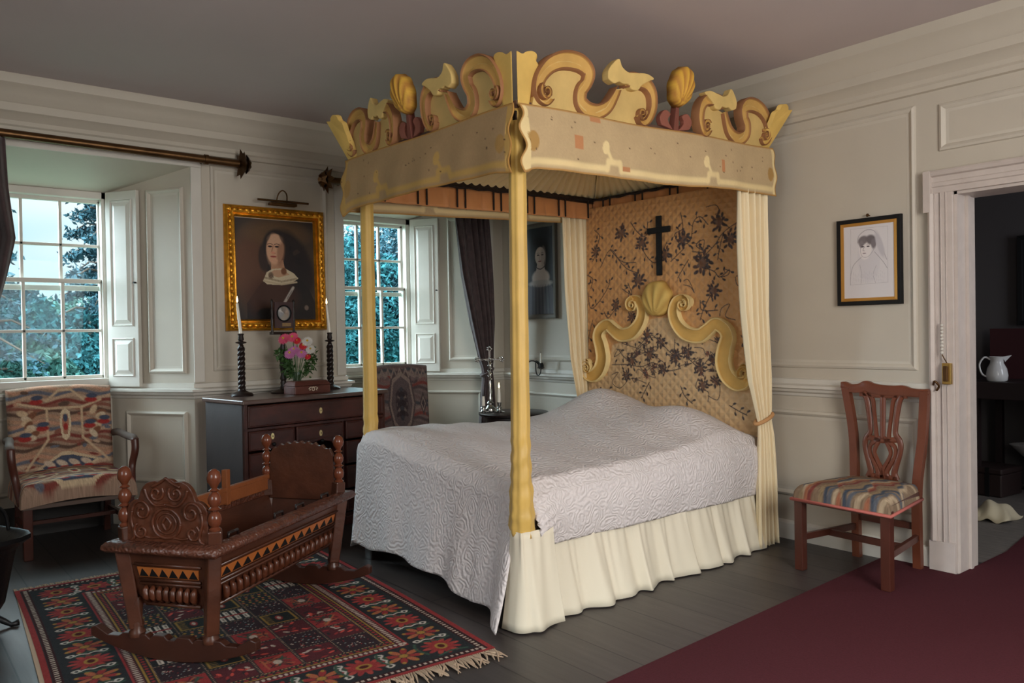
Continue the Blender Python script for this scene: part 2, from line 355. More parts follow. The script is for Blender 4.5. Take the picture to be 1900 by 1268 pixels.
cornice = [(0, 2.545), (.02, 2.55), (.025, 2.575), (.035, 2.585), (.035, 2.61), (.06, 2.64), (.085, 2.655), (.09, 2.675), (.09, 2.70), (.10, 2.71), (.115, 2.75), (.15, 2.785), (.165, 2.80), (.17, 2.83), (.18, 2.85)]
st(sweep([(6.5, 0), (0, 0), (0, -6.0)], cornice), 'trim_1', paint, smooth=25)
bay = [(3.66, 0), (0, 0), (0, -.18), (-.6, -.585), (-.6, -1.556), (0, -1.556), (0, -2.69), (-.6, -3.07), (-.6, -4.12), (0, -4.5), (0, -6.0)]
cap = [(0, .885), (.008, .89), (.012, .905), (.03, .915), (.036, .93), (.05, .937), (.05, .953), (.012, .962), (.012, .99), (0, .995)]
st(sweep(bay, cap), 'trim_2', white, smooth=25)
st(sweep([(3.66, 0), (0, 0), (0, -.18), (-.6, -.585), (-.6, -1.556), (0, -1.556), (0, -2.69), (-.6, -3.07)], [(0, .115), (.01, .11), (.018, .098), (.018, 0)]), 'baseboard_right', white)
st(sweep([(-.6, -3.07), (-.6, -4.12), (0, -4.5), (0, -6)], [(0, .2), (.012, .195), (.015, 0)]), 'baseboard_left', mat('dark skirting', (40, 37, 36), .5))  # lowest strip of the left bay, taller and darker than the other baseboard
# moulded panels
pm = [(0, 0), (.004, .012), (.016, .018), (.026, .012), (.034, .002), (.05, .001)]
def panel(i, o, ux, rect): return st(frame3(o, ux, (0, 0, 1), rect, pm), 'trim_%d' % i, white, smooth=30)
k = 3
for o, ux, rects in (((0, 0, 0), (-1, 0, 0), []),):
    pass
for rect in ((.10, 1.06, 1.20, 2.49), (1.36, 1.06, 3.60, 2.49), (.10, .27, 1.20, .80), (1.36, .27, 3.60, .80), (3.72, 2.22, 4.9, 2.47)):
    st(frame3((0, 0, 0), (1, 0, 0), (0, 0, 1), rect, pm), 'trim_%d' % k, trimp, smooth=30); k += 1
# the pier between the windows (faces +x) : x axis is -y so that the normal faces the room
def pan(o, ux, rect):
    global k
    st(frame3(o, ux, (0, 0, 1), rect, pm), 'trim_%d' % k, trimp, smooth=30); k += 1
pan((0, 0, 0), (0, 1, 0), (-2.56, 1.07, -1.69, 2.49)); pan((0, 0, 0), (0, 1, 0), (-2.56, .27, -1.69, .80))
s1 = Vector((.6, .38, 0)).normalized(); l1 = math.hypot(.6, .38)
pan((-.6, -3.07, 0), s1, (.34, 1.06, l1 - .06, 2.33)); pan((-.6, -3.07, 0), s1, (.13, .30, l1 - .06, .80))
s2 = Vector((-.6, -.405, 0)).normalized(); l2 = math.hypot(.6, .405)
pan((-.6, -.585, 0), -s2, (.36, 1.06, l2 - .06, 2.33)); pan((-.6, -.585, 0), -s2, (.10, .27, l2 - .06, .80))
pan((-.6, 0, 0), (0, 1, 0), (-4.0, .27, -3.2, .80)); pan((-.6, 0, 0), (0, 1, 0), (-1.45, .27, -.72, .80))
for rect in ((-6, 1.07, -4.7, 2.49), (-6, .27, -4.7, .80)): pan((0, 0, 0), (0, 1, 0), rect)
# cover strips where the wall panelling boards meet
tb = MB(); tb.box(0, -2.69, 1.0, .012, -2.62, 2.46); tb.box(0, -1.63, 1.0, .012, -1.556, 2.46); tb.box(0, -.18, 1.0, .012, -.11, 2.46)
tb.box(0, -4.57, 2.46, .014, -2.62, 2.50); tb.box(0, -1.63, 2.46, .014, -.11, 2.50)
st(tb, 'trim_%d' % k, white, bevel=.003); k += 1

# sash windows
def sash(i, y0, y1, cols, z0, z1, zm, gy0, gy1):
    fr = MB(); x = -.62
    fr.box(-.74, y0, .985, -.60, y0 + .045, 2.335); fr.box(-.74, y1 - .045, .985, -.60, y1, 2.335); fr.box(-.74, y0, 2.285, -.60, y1, 2.335); fr.box(-.74, y0, .985, -.58, y1, 1.03)
    o = st(fr, 'window_%d' % i, white, bevel=.004)
    for nm, xa, xb, a, b_ in (('upper_sash', -.70, -.665, zm - .015, z1), ('lower_sash', -.66, -.625, z0 - .03, zm + .02)):
        s_ = MB(); s_.box(xa, gy0 - .04, a, xb, gy0, b_ + .02); s_.box(xa, gy1, a, xb, gy1 + .04, b_ + .02)
        s_.box(xa, gy0 - .04, b_, xb, gy1 + .04, b_ + .03); s_.box(xa, gy0 - .04, a - .015, xb, gy1 + .04, a + .02)
        for c in range(1, cols): y = gy0 + (gy1 - gy0) * c / cols; s_.box(xa + .004, y - .010, a, xb, y + .010, b_)
        zz = (a + b_) / 2; s_.box(xa + .004, gy0, zz - .010, xb, gy1, zz + .010)
        so = s_.build(nm, white, o, bevel=.003)
        MB().box((xa + xb) / 2, gy0, a, (xa + xb) / 2 + .003, gy1, b_).build('pane', pane_m, so)
sash(1, -4.12, -3.07, 4, 1.065, 2.26, 1.675, -4.06, -3.125)
sash(2, -1.556, -.585, 4, 1.065, 2.26, 1.675, -1.515, -.650)

# window shutters folded against the splays
def shutter(o, ux, w, lab):
    ux = Vector(ux).normalized(); n = ux.cross(Vector((0, 0, 1))); M = Matrix((ux, Vector((0, 0, 1)), n)).transposed().to_4x4(); M.translation = Vector(o)
    r = bpy.data.objects.new('window_shutter', None); COL.objects.link(r); r.matrix_world = M; r['label'] = lab; r['category'] = 'shutter'; r['group'] = 'folded window shutters'
    MB().box(0, 0, -.002, w, 1.36, .028).build('board', white, r, bevel=.003)
    for nm, rect in (('upper_panel', (.04, .42, w - .04, 1.30)), ('lower_panel', (.04, .07, w - .04, .34))):
        b_ = frame3((0, 0, .028), (1, 0, 0), (0, 1, 0), rect, [(0, 0), (.006, .008), (.014, -.002), (.03, .004), (.045, .009)]); b_.add([(rect[0] + .045, rect[1] + .045, .037), (rect[2] - .045, rect[1] + .045, .037), (rect[2] - .045, rect[3] - .045, .037), (rect[0] + .045, rect[3] - .045, .037)], [(0, 1, 2, 3)])
        b_.build(nm, white, r)
    MB().tube([(w - .015, .72, .028), (w - .015, .72, .05)], .006).build('knob', iron, r, label='small dark iron knob')
n1 = s1.cross(Vector((0, 0, 1)))
shutter(Vector((-.6, -3.07, .97)) + s1 * .015 + n1 * .012, s1, .27, 'pale painted folding shutter beside the left window behind the tapestry armchair')
n2 = (-s2).cross(Vector((0, 0, 1)))
shutter(Vector((-.6, -.585, .97)) - s2 * .015 + n2 * .012, -s2, .27, 'pale painted folding shutter beside the window seen between the bed posts')

# doorcase
d_ = MB(); prof = [(0, 0), (0, .03), (.012, .045), (.02, .05), (.03, .035), (.055, .03), (.06, .022), (.085, .022), (.09, .03), (.105, .03), (.11, .02), (.125, .02)]
# vertical architrave built in plan, head built the same way, with ears
def arch(mb, a, b, out, up):      # from inner edge outwards
    pass
vs = []
for (u, h) in [(0, 0), (0, .022), (.03, .022), (.034, .03), (.055, .03), (.058, .022), (.085, .025), (.09, .04), (.105, .048), (.118, .04), (.118, 0)]:
    vs.append((3.79 - u, -h))
d_.prism([(x, y, .16) for x, y in vs], (0, 0, 2.0 - .16))
hd = [(u, h) for u, h in [(0, 0), (0, .022), (.03, .022), (.034, .03), (.055, .03), (.058, .022), (.085, .025), (.09, .04), (.105, .048), (.118, .04), (.118, 0)]]
d_.prism([(3.672, -h, 2.0 + u) for u, h in hd], (1.2, 0, 0))
d_.prism([(4.75 + u, -h, 0) for u, h in hd], (0, 0, 2.0))
d_.box(3.66, -.035, 0, 3.79, 0, .16)
d_.box(3.652, -.048, 1.90, 3.69, 0, 2.118)
for q in (.03, .055, .085): d_.box(3.79 - q - .002, -.034, .16, 3.79 - q + .002, -.02, 2.0)
st(d_, 'door_1', chip, bevel=.002)
j = MB(); j.box(3.79, 0, 0, 3.805, .22, 2.0); j.box(3.80, .10, 0, 3.82, .13, 2.0); j.box(3.79, 0, 1.985, 4.75, .22, 2.0); j.box(4.735, 0, 0, 4.75, .22, 2.0)
st(j, 'trim_%d' % k, chip); k += 1
ker = thing('brass_keeper_plate', 'small brass lock keeper on the chipped white door frame', 'door fitting', (3.765, -.05, 1.05))
MB().box(-.022, -.006, -.055, .022, .02, .055).build('plate', brassbright, ker, bevel=.003)
b_ = MB(); b_.box(-.012, -.022, -.04, .012, -.004, .04); b_.build('box_staple', brass, ker, bevel=.004)
bl = thing('porcelain_bell_lever', 'white beaded bell pull fixed on the door frame above the brass keeper', 'bell pull', (3.745, -.055, 1.16))
b_ = MB()
for i in range(9): b_.ball((0, 0, i * .018), .008, 8)
b_.build('beads', white, bl, smooth=180); MB().tube([(0, 0, -.01), (.01, 0, -.03), (.02, .01, -.055)], .003).build('wire', brass, bl)
co_ = MB().tube(smoothpath([(3.70, -.055, .99), (3.715, -.075, 1.01), (3.73, -.06, .985), (3.715, -.055, .96)], 4), .006); co_.build('iron_door_hook', brass, smooth=180, label='little rusty iron hook on the door frame just behind the chair rail', category='hook')

# room beyond the door
st(MB().box(1.2, .22, -.12, 6.6, 4.0, -.001), 'floor_far', mat('grey floorboards', (104, 98, 92), .6, bump=.2, bscale=8, var=.3, vscale=6, stretch=(1, 10, 1)))
farp = mat('shadowed grey paint', (86, 82, 82), .7)  # one even grey for the far room walls
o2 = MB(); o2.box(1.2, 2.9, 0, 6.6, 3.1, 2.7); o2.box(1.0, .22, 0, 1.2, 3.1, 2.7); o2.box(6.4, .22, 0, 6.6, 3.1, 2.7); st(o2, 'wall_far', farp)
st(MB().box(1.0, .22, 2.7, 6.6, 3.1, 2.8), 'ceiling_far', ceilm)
area('far_room_window', (5.9, 1.7, 1.7), (3.2, 2.2, .8), .9, 1.2, 24, (.85, .9, 1))  # lamp added to brighten the far room, no window built here

# carpet
st_ = None
cpv = [(3.52, -2.6), (3.40, -.02), (3.66, -.02), (3.66, -.052), (3.81, -.052), (3.81, .6), (3.72, 1.3), (3.72, 2.4), (4.72, 2.4), (4.72, -.052), (6.45, -.052), (6.45, -5.9), (3.68, -5.9)]
c_ = MB(); c_.prism([(x, y, .001) for x, y in cpv][::-1], (0, 0, .009)); c_.build('red_carpet', carpet, label='plain dark red carpet running under the side chair and out through the doorway', category='carpet')

# ================================================================== OUTSIDE
st(MB().box(-60, -30, -.6, -1.0, 40, -.5), 'ground', mat('grass ground', (52, 84, 60), .9, var=.2, vscale=2))
def leaves(n, fn, size, mb=None, droop=0):
    P = np.array([fn() for _ in range(n)]); A = rng.normal(0, 1, (n, 3)); A /= np.linalg.norm(A, axis=1)[:, None]; B = rng.normal(0, 1, (n, 3)); B -= (B * A).sum(1)[:, None] * A; B /= np.linalg.norm(B, axis=1)[:, None]
    sz = size * rng.uniform(.6, 1.3, n)[:, None]
    V = np.stack([P - A * sz, P + B * sz * .45, P + A * sz, P - B * sz * .45], 1).reshape(-1, 3)
    m = MB(); m.v = V.tolist(); m.f = np.arange(4 * n).reshape(-1, 4).tolist(); m.f = [tuple(f) for f in m.f]; return m
leaf1 = mat('teal leaves', (50, 98, 104), .9, spec=.05, var=.35, vscale=3); leaf2 = mat('blue green needles', (58, 86, 96), .9, spec=.05, var=.3, vscale=3); leaf3 = mat('dull green leaves', (62, 98, 92), .9, spec=.05, var=.3, vscale=3)
bark = mat('bark', (80, 66, 56), .9)
def bush(x, y, rx, ry, zt, n, m, lab, name='garden_shrub', cat='shrub', grp=None):
    z0 = -.5; h = zt - z0; tt = thing(name, lab, cat, (x, y, z0), 0, grp); lump = [(rng.uniform(-.6, .6) * rx, rng.uniform(-.6, .6) * ry, h * rng.uniform(.3, .72), rng.uniform(.35, .55)) for _ in range(9)]
    def f():
        l = lump[rng.integers(9)]; d = rng.normal(0, 1, 3); d /= np.linalg.norm(d); q = rng.uniform(.8, 1.03)
        return (l[0] + d[0] * rx * l[3] * q, l[1] + d[1] * ry * l[3] * q, max(.05, l[2] + d[2] * h * .28 * q))
    leaves(int(n * 3.4), f, .055).build('foliage', m, tt)
    MB().tube([(0, 0, 0), (.05, 0, h * .3), (0, .05, h * .6)], [.09, .07, .04]).build('trunk', bark, tt)
def conifer(x, y, h, r, n, lab):
    z0 = -.5; tt = thing('conifer_tree', lab, 'tree', (x, y, z0), 0, None); br_ = []
    tb_ = MB().tube([(0, 0, 0), (0, 0, h)], [.16, .03])
    for i in range(60):
        z = h * (.08 + .9 * i / 60); a = i * 2.4; L = r * (1.05 - z / h) * rng.uniform(.7, 1.1) + .15; br_.append((z, a, L))
        tb_.tube([(0, 0, z), (L * .5 * math.cos(a), L * .5 * math.sin(a), z + .05), (L * math.cos(a), L * math.sin(a), z - .22 * L)], [.025, .018, .006], 5)
    def f():
        z, a, L = br_[rng.integers(60)]; u = rng.uniform(.15, 1); return (L * u * math.cos(a) + rng.normal(0, .07), L * u * math.sin(a) + rng.normal(0, .07), z - .22 * L * u * u + rng.normal(0, .05) - .05)
    leaves(int(n * 2), f, .05).build('foliage', leaf2, tt); tb_.build('trunk', bark, tt)
conifer(-7.5, -3.45, 5.6, 1.5, 9000, 'tall blue green conifer seen at the left side of the left window')
conifer(-9.5, -1.15, 5.4, 1.35, 9000, 'conifer with drooping branches seen at the right side of the left window')
bush(-9, -2.1, 1.5, 1.5, 2.2, 6000, leaf1, 'round leafy shrub low in the left window')
bush(-7.3, -2.9, 1.1, 1.1, 1.55, 6000, leaf3, 'dull green shrub in the lower left corner of the left window')
bush(-15, -.9, 3.0, 3.4, 3.3, 8000, leaf3, 'distant hazy tree mass on the horizon of the left window', 'garden_tree', 'tree')
bush(-9.5, 3.2, 1.6, 1.8, 3.6, 9000, leaf1, 'dense teal tree filling the left panes of the second window', 'garden_tree', 'tree')
bush(-10, 5.4, 1.7, 1.9, 3.9, 9000, leaf2, 'pale blue green tree filling the right panes of the second window', 'garden_tree', 'tree')
bush(-13, 4.6, 2.0, 4.0, 5.2, 8000, leaf1, 'tallest broad tree standing behind the others in the second window', 'garden_tree', 'tree')

# ================================================================== BED
PHI = math.radians(2); bc, bs = math.cos(PHI), math.sin(PHI)
bed = thing('canopy_bed', 'four poster bed with yellow posts and carved ochre scroll cresting around its canopy', 'bed', (2.87 - .74 * bc, -2.18 - .74 * bs, 0), PHI)
bedM = Matrix.Translation(bed.location) @ Matrix.Rotation(PHI, 4, 'Z')
HW = .74; BL = 2.06
def zt(y): return 2.305 + .043 * y        # top edge of the valances

# posts
def post(x, y, lab=None, z1=2.3, sh=(0, 0)):
    mb = MB(); prof = [(.052, .40), (.056, .45), (.055, .50), (.050, .53), (.052, .56), (.050, .60), (.045, .64), (.044, .70), (.041, .8), (.039, 1.2), (.038, 1.7), (.037, z1)]
    P = []
    for a, b_ in zip(prof[:-1], prof[1:]):
        m_ = max(1, int((b_[1] - a[1]) / .02))
        P += [(a[0] + (b_[0] - a[0]) * q / m_, a[1] + (b_[1] - a[1]) * q / m_) for q in range(m_)]
    P.append(prof[-1])
    tw = lambda a, z: 1 + .055 * math.cos(8 * a) + (.07 * math.sin(z * 75 + 3 * math.sin(a + z * 4)) if z < .85 else .018 * math.sin(z * 20 + 2 * a)) * (1 if z < .85 else 1)
    mb.lathe(P, (x, y, 0), 40, None, tw); mb.v = [(v[0] - sh[0] * max(0, v[2] - .7) / 1.6, v[1] + sh[1] * max(0, v[2] - .7) / 1.6, v[2]) for v in mb.v]; return mb.build('post', yellow, bed, smooth=180, label=lab)
post(.725, -.005, sh=(.035, .04)); post(-.688, .085); post(.655, BL - .0); post(-.66, BL - .0)
for x, y in ((.725, -.005), (-.688, .085)): MB().box(x - .035, y - .035, 0, x + .035, y + .035, .42).build('leg', darkwood, bed, bevel=.004)
# bed frame and slats box
fb = MB(); fb.box(-.66, .10, .28, .655, BL - .03, .40); fb.build('bed_frame', darkwood, bed)
bt = MB(); bt.box(-.67, .10, .40, .67, BL - .06, .56)
bt.build('mattress', skirtm, bed, bevel=.04)

# skirts: gathered cotton from frame to floor
def frill(name, fx, L, z0, z1, n, amp, m, parent, freq=24, flare=.05, nv=14, seed=1, lab=None):
    r_ = np.random.default_rng(seed); ph = r_.uniform(0, 6.28, 6); fr = [freq * q for q in (.55, 1, 1.7, .23)]
    def f(u, v):
        s = u * L; w = sum(a * math.sin(fq * s + p) for a, fq, p in zip((.5, .8, .25, .5), fr, ph)); w2 = math.sin(freq * 3.1 * s + ph[4])
        off = amp * (w * (.15 + 1.0 * v) + .25 * w2 * (1 - v)) + flare * v ** 1.5
        z = z1 + (z0(s) - z1 if callable(z0) else z0 - z1) * v if not callable(z1) else z1(s) + ((z0(s) if callable(z0) else z0) - z1(s)) * v
        p = fx(s + .02 * v * math.sin(freq * .8 * s + ph[5])); return Vector((p[0] + p[2] * off, p[1] + p[3] * off, z))
    return MB().grid(n, nv, f).build(name, m, parent, smooth=180, solid=.003, label=lab)
frill('bed_skirt', lambda s: (.690, .10 + s, 1, 0), 1.86, .006, .47, 420, .020, skirtm, bed, 36, .10, seed=3)
frill('bed_skirt', lambda s: (-.715, .10 + s, -1, 0), 1.86, .006, .42, 240, .016, skirtm, bed, 26, .04, seed=4)
# little skirt wrapping the right foot post
def corner(s):
    if s < .06: return (.70 + s, -.055, 0, -1)
    if s < .12: a = (s - .06) / .06 * PI / 2; return (.76 + .015 * math.sin(a), -.055 + .015 * (1 - math.cos(a)), math.sin(a), -math.cos(a))
    return (.775, -.04 + (s - .12), 1, 0)
frill('bed_skirt', corner, .30, .008, .43, 130, .011, skirtm, bed, 34, .05, seed=9)

# coverlet
TOPN = 90
def topz(x, y):
    z = .70 - .055 * np.clip((x + .2) / .9, -.3, 1) + .012 * np.sin(5 * y + 2 * x) + .004 * np.sin(23 * y + 4 * np.sin(3 * x))
    z += .05 * np.exp(-((x + .55) / .35) ** 2) * np.exp(-((y) / .5) ** 2)
    z += .17 * np.exp(-((x + .24) / .34) ** 2 - ((y - 1.62) / .27) ** 2) + .14 * np.exp(-((x - .42) / .27) ** 2 - ((y - 1.65) / .25) ** 2) + .06 * np.exp(-((y - 1.3) / .4) ** 2) * np.exp(-(x / .5) ** 4)
    z -= .035 * np.exp(-((x - .45) / .5) ** 2 - ((y - .1) / .3) ** 2)
    return z
def covbuild():
    aR, aL, bF = .34, .62, .64; X0, X1, Y0, Y1 = -.725, .705, .03, BL - .05
    xs = list(np.linspace(-aL, -.0, 30, endpoint=False)) + list(np.linspace(0, X1 - X0, 90)) + list(np.linspace(X1 - X0, X1 - X0 + aR, 26))[1:]
    ys = list(np.linspace(-bF, 0, 44, endpoint=False)) + list(np.linspace(0, Y1 - Y0, 110))
    nx, ny = len(xs), len(ys); V = []
    for b_ in ys:
        for a in xs:
            x = X0 + min(max(a, 0), X1 - X0); y = Y0 + max(b_, 0); ha = max(-a, a - (X1 - X0), 0); hb = max(-b_, 0); rr = .05
            z = float(topz(x, y)); side = 1 if a > 0 else -1
            # rounded edge inset
            ex = min(x - X0, X1 - x); ey = y - Y0
            if ex < rr: z -= rr - math.sqrt(max(0, rr * rr - (rr - ex) ** 2))
            if ey < rr: z -= rr - math.sqrt(max(0, rr * rr - (rr - ey) ** 2))
            if ha > 0:
                w = (.009 * math.sin(9 * y + 1) + .004 * math.sin(21 * y)) * ha / .4
                if side < 0: w = (.02 * math.sin(11 * y)) * ha / .5 + .07 * (ha / .6) ** 2 + (.04 * ha / .6 if y < .3 else 0)
                else:
                    nr_ = math.exp(-((y - Y0) / .13) ** 2); hq = ha / aR; w += .022 + .02 * math.sin(min(hq, 1) * PI) + .035 * nr_ * math.sin(hq * PI) ** 2 + .010 * math.sin(40 * hq + 30 * y) * nr_
                lim = (.335 - .012 * y) if side > 0 else .05
                z2 = max(z - ha * 1.0, 0); zz = z - (z - lim) * (ha / (aR if side > 0 else aL)); x += side * w; z = zz
                if side > 0: y += (.035 * ha / aR) * math.exp(-((y - Y0) / .16) ** 2) * min(1, ha / .06)
            if hb > 0:
                q = hb / bF; fold = math.sin(7.5 * x + .9) * .6 + math.sin(17 * x + 2.2) * .45 + math.sin(31 * x) * .22
                right = max(0, (x + .1) / .82)
                bot = .105 - .085 * right ** 1.2 + .012 * math.sin(14 * x)
                y -= .016 + (.018 + .030 * right) * fold * q ** 1.3 + (.03 + .13 * right ** 2) * q ** 1.5
                if x > .40: x += (-.030 + .075 * q) * min(1, hb / .05) * ((x - .40) / .305) ** 2; y -= .02 * ((x - .35) / .3)
                z = z - (z - bot) * q
            V.append((x, y - .0, z))
    mb = MB(); mb.v = V; ix0 = sum(1 for a in xs if a < -1e-6); ix1 = sum(1 for a in xs if a <= X1 - X0 + 1e-6) - 1; iy0 = sum(1 for b_ in ys if b_ < -1e-6)
    for j_ in range(ny - 1):
        for i in range(nx - 1):
            if j_ < iy0 and (i < ix0 or i >= ix1): continue
            mb.f.append((j_ * nx + i, j_ * nx + i + 1, (j_ + 1) * nx + i + 1, (j_ + 1) * nx + i))
    o = mb.build('coverlet', cover, None, smooth=180, solid=.006); o.matrix_world = bedM
    o['label'] = 'white quilted coverlet draped over the bed and hanging down at its foot'; o['category'] = 'bedspread'
covbuild()
# loose edge of the coverlet bunched by the right foot post is part of it; seam cord along the mattress edge
# tester frame
tf = MB(); 
for x in (-.72, .68): tf.box(x, .02, 2.24, x + .04, BL, 2.28)
for y in (.0, BL - .04): tf.box(-.72, y, 2.24, .72, y + .04, 2.28)
tf.build('canopy_frame', darkwood, bed)
# pleated canopy ceiling: four sides, pleats across each, mitred at the corners
def tent():
    mb = MB(); zc = 2.43; c0 = (0, .72); c1 = (0, BL - .72)
    cor = [(.71, .02), (.71, BL - .02), (-.71, BL - .02), (-.71, .02)]
    inn = [(0.0, .72), (0, BL - .72), (0, BL - .72), (0, .72)]
    for e in range(4):
        a, b_ = cor[e], cor[(e + 1) % 4]; ia, ib = inn[e], inn[(e + 1) % 4]; L = math.dist(a, b_); n_ = int(L / .0055)
        def f(u, v):
            p = Vector((a[0] + (b_[0] - a[0]) * u, a[1] + (b_[1] - a[1]) * u)); uu = .5 + (u - .5) * (1 - .15 * v)
            q = Vector((ia[0] + (ib[0] - ia[0]) * uu, ia[1] + (ib[1] - ia[1]) * uu)); r_ = p.lerp(q, v)
            return (r_.x, r_.y, 2.245 + .025 * p.y + (zc - 2.245) * v - .02 * abs(math.sin(u * L / .07 * PI)) * (1 - .6 * v))
        mb.grid(n_, 10, f)
    mb.build('canopy_lining', tentm, bed, smooth=60)
tent()
# inner valances (apricot with dark braid bars)
def inner(x0, y0, x1, y1, nx, ny, z0, dz, n_=150, seed=0):
    L = math.dist((x0, y0), (x1, y1)); r_ = np.random.default_rng(seed); ux, uy = (x1 - x0) / L, (y1 - y0) / L
    zz = lambda s: z0[0] + (z0[1] - z0[0]) * s / L
    f = frill('inner_valance', lambda s: (x0 + ux * s, y0 + uy * s, nx, ny), L, lambda s: zz(s) - dz, zz, n_, .006, orange, bed, 55, .008, 8, seed)
    cord = MB().tube([(x0 + ux * s + nx * .014, y0 + uy * s + ny * .014, zz(s) + .004 * math.sin(40 * s)) for s in np.linspace(0, L, 50)], .009, 6)
    cord.build('braid', braid, f)
    s = .12
    while s < L - .05:
        for q in (0, .065):
            MB().tube([(x0 + ux * (s + q) + nx * .02, y0 + uy * (s + q) + ny * .02, zz(s) - h_) for h_ in np.linspace(0, dz * .96, 8)], .006, 6).build('braid_bar', braid, f)
        s += .30
inner(-.70, .02, -.70, BL - .04, 1, 0, (2.215, 2.262), .135, 170, 11)
inner(-.69, BL - .06, .69, BL - .06, 0, -1, (2.262, 2.262), .135, 130, 12)
inner(.70, BL - .04, .70, .02, -1, 0, (2.262, 2.215), .135, 170, 13)
inner(.69, .03, -.69, .03, 0, 1, (2.215, 2.215), .135, 130, 14)

# outer valances with applied border
linen, appl, edge = (188, 162, 122), (228, 204, 150), (178, 134, 74)
def valance(kind, L, fxy, zbot, motifs, base, ap, edgec, patches=()):
    H = .30; cv = Cv(L, H, .006, base); X, Y = cv.X, cv.Y
    cv.noise(.02)
    pts = [(0.0, .262)]
    for s in motifs: pts += [(s - .055, .262), (s - .045, .225), (s + .035, .225), (s + .05, .262)]
    pts += [(L, .262)]
    cv.line(pts, .030, ap)
    for s in motifs: cv.ell(s - .06, .155, .022, .034, ap, .1, .25); cv.line([(s - .045, .18), (s - .02, .225)], .02, ap)
    cv.rect(0, 0, .045, H, ap); cv.rect(L - .035, .01, L, H, ap)
    cv.ell(.062, .17, .035, .045, (170, 132, 74), .1); cv.ell(L - .065, .17, .03, .04, (170, 132, 74), .1)
    for x_, y_, w_, h_ in patches: cv.rect(x_, y_, x_ + w_, y_ + h_, (186, 128, 84))
    cv.rect(0, 0, L, .008, edgec); cv.rect(0, H - .007, L, H, edgec); cv.rect(0, 0, .007, H, edgec); cv.rect(L - .007, 0, L, H, edgec)
    for _ in range(25): cv.ell(rng.uniform(0, L), rng.uniform(.03, .24), .004, .003, (90, 66, 44), .5)
    def fn(U, V):
        s = U * L; wav = .006 * np.sin(9 * s + 1) + .004 * np.sin(23 * s + 2 * V); endw = .018 * np.sin(V * 13) * ((U < .02) * 1.0 + (U > .985) * .6)
        off = .012 + wav * V + .016 * V + .012 * np.sin(V * PI); s2 = s + endw
        x, y, nx, ny = fxy(s2); zt_ = zt(y) + .004 * np.sin(6 * s); zb = zbot(s)
        return x + nx * off, y + ny * off, zt_ + (zb - zt_) * V
    return cv.build('valance', val, fn, parent=bed, solid=.005)
one = lambda s: s * 0 + 1.0
valance('side', 2.06, lambda s: (one(s) * HW, s - .01, one(s), 0 * s), lambda s: 2.018 + .042 * s - .02 * np.exp(-(s / .05) ** 2) + .006 * np.sin(5 * s), (.60, 1.41), linen, appl, edge,
        ((.33, .12, .06, .06), (.45, .0, .07, .03), (.66, .24, .05, .02), (1.49, .13, .03, .07)))
valance('side', 2.06, lambda s: (-one(s) * HW, s - .01, -one(s), 0 * s), lambda s: 2.018 + .042 * s, (.60, 1.41), linen, appl, edge)
valance('foot', 1.47, lambda s: (-.735 + s, s * 0 - .012, 0 * s, -one(s)), lambda s: 2.01 - .03 * np.exp(-((s) / .07) ** 2) + .012 * np.sin(s / 1.47 * PI) - .012 * np.exp(-((s - 1.47) / .08) ** 2), (.42, .98), (168, 138, 98), (190, 152, 84), (178, 132, 66))

# carved cresting -------------------------------------------------
OC, LIP, PNL = lin((200, 158, 86)), lin((150, 102, 64)), lin((206, 174, 108))
def ribbon(mb, path, ws, fn, t0=0, h=.035, n=6, back=-.02, oc=OC):
    path = [tuple(p) for p in path]
    P = smoothpath(path, n); m = len(P); Wd = np.interp(np.linspace(0, 1, m), np.linspace(0, 1, len(ws)), ws)
    pr = [(-.5, back, LIP), (-.5, h * .8, LIP), (-.43, h, LIP), (-.38, h * .9, LIP), (-.34, h * .6, oc), (0, h * .30, oc), (.34, h * .6, oc), (.38, h * .9, LIP), (.43, h, LIP), (.5, h * .8, LIP), (.5, back, LIP)]
    b0 = len(mb.v); kk = len(pr)
    for i in range(m):
        d = P[min(i + 1, m - 1)] - P[max(i - 1, 0)]; d = d / (np.linalg.norm(d) + 1e-9); nn = np.array([-d[1], d[0]])
        for a, h_, c in pr:
            q = P[i] + nn * a * Wd[i]; mb.v.append(fn(q[0], q[1], t0 + h_)); mb.c.append(tuple(c))
    for i in range(m - 1):
        for a in range(kk): mb.f.append((b0 + i * kk + a, b0 + i * kk + (a + 1) % kk, b0 + (i + 1) * kk + (a + 1) % kk, b0 + (i + 1) * kk + a))
    mb.f.append(tuple(b0 + a for a in range(kk))); mb.f.append(tuple(b0 + (m - 1) * kk + a for a in range(kk))[::-1])
def spiral(cx, cy, r, a0, turns, dirn=1, n=14):
    return [(cx + r * (1 - .8 * i / n) * math.cos(a0 + dirn * turns * 2 * PI * i / n), cy + r * (1 - .8 * i / n) * math.sin(a0 + dirn * turns * 2 * PI * i / n)) for i in range(n + 1)]
def plate(mb, poly, fn, t0, t1, col=PNL):
    n = len(poly); b0 = len(mb.v)
    for t_ in (t0, t1):
        for p in poly: mb.v.append(fn(p[0], p[1], t_)); mb.c.append(tuple(col))
    mb.f.append(tuple(b0 + i for i in range(n))[::-1]); mb.f.append(tuple(b0 + n + i for i in range(n)))
    for i in range(n): mb.f.append((b0 + i, b0 + (i + 1) % n, b0 + n + (i + 1) % n, b0 + n + i))
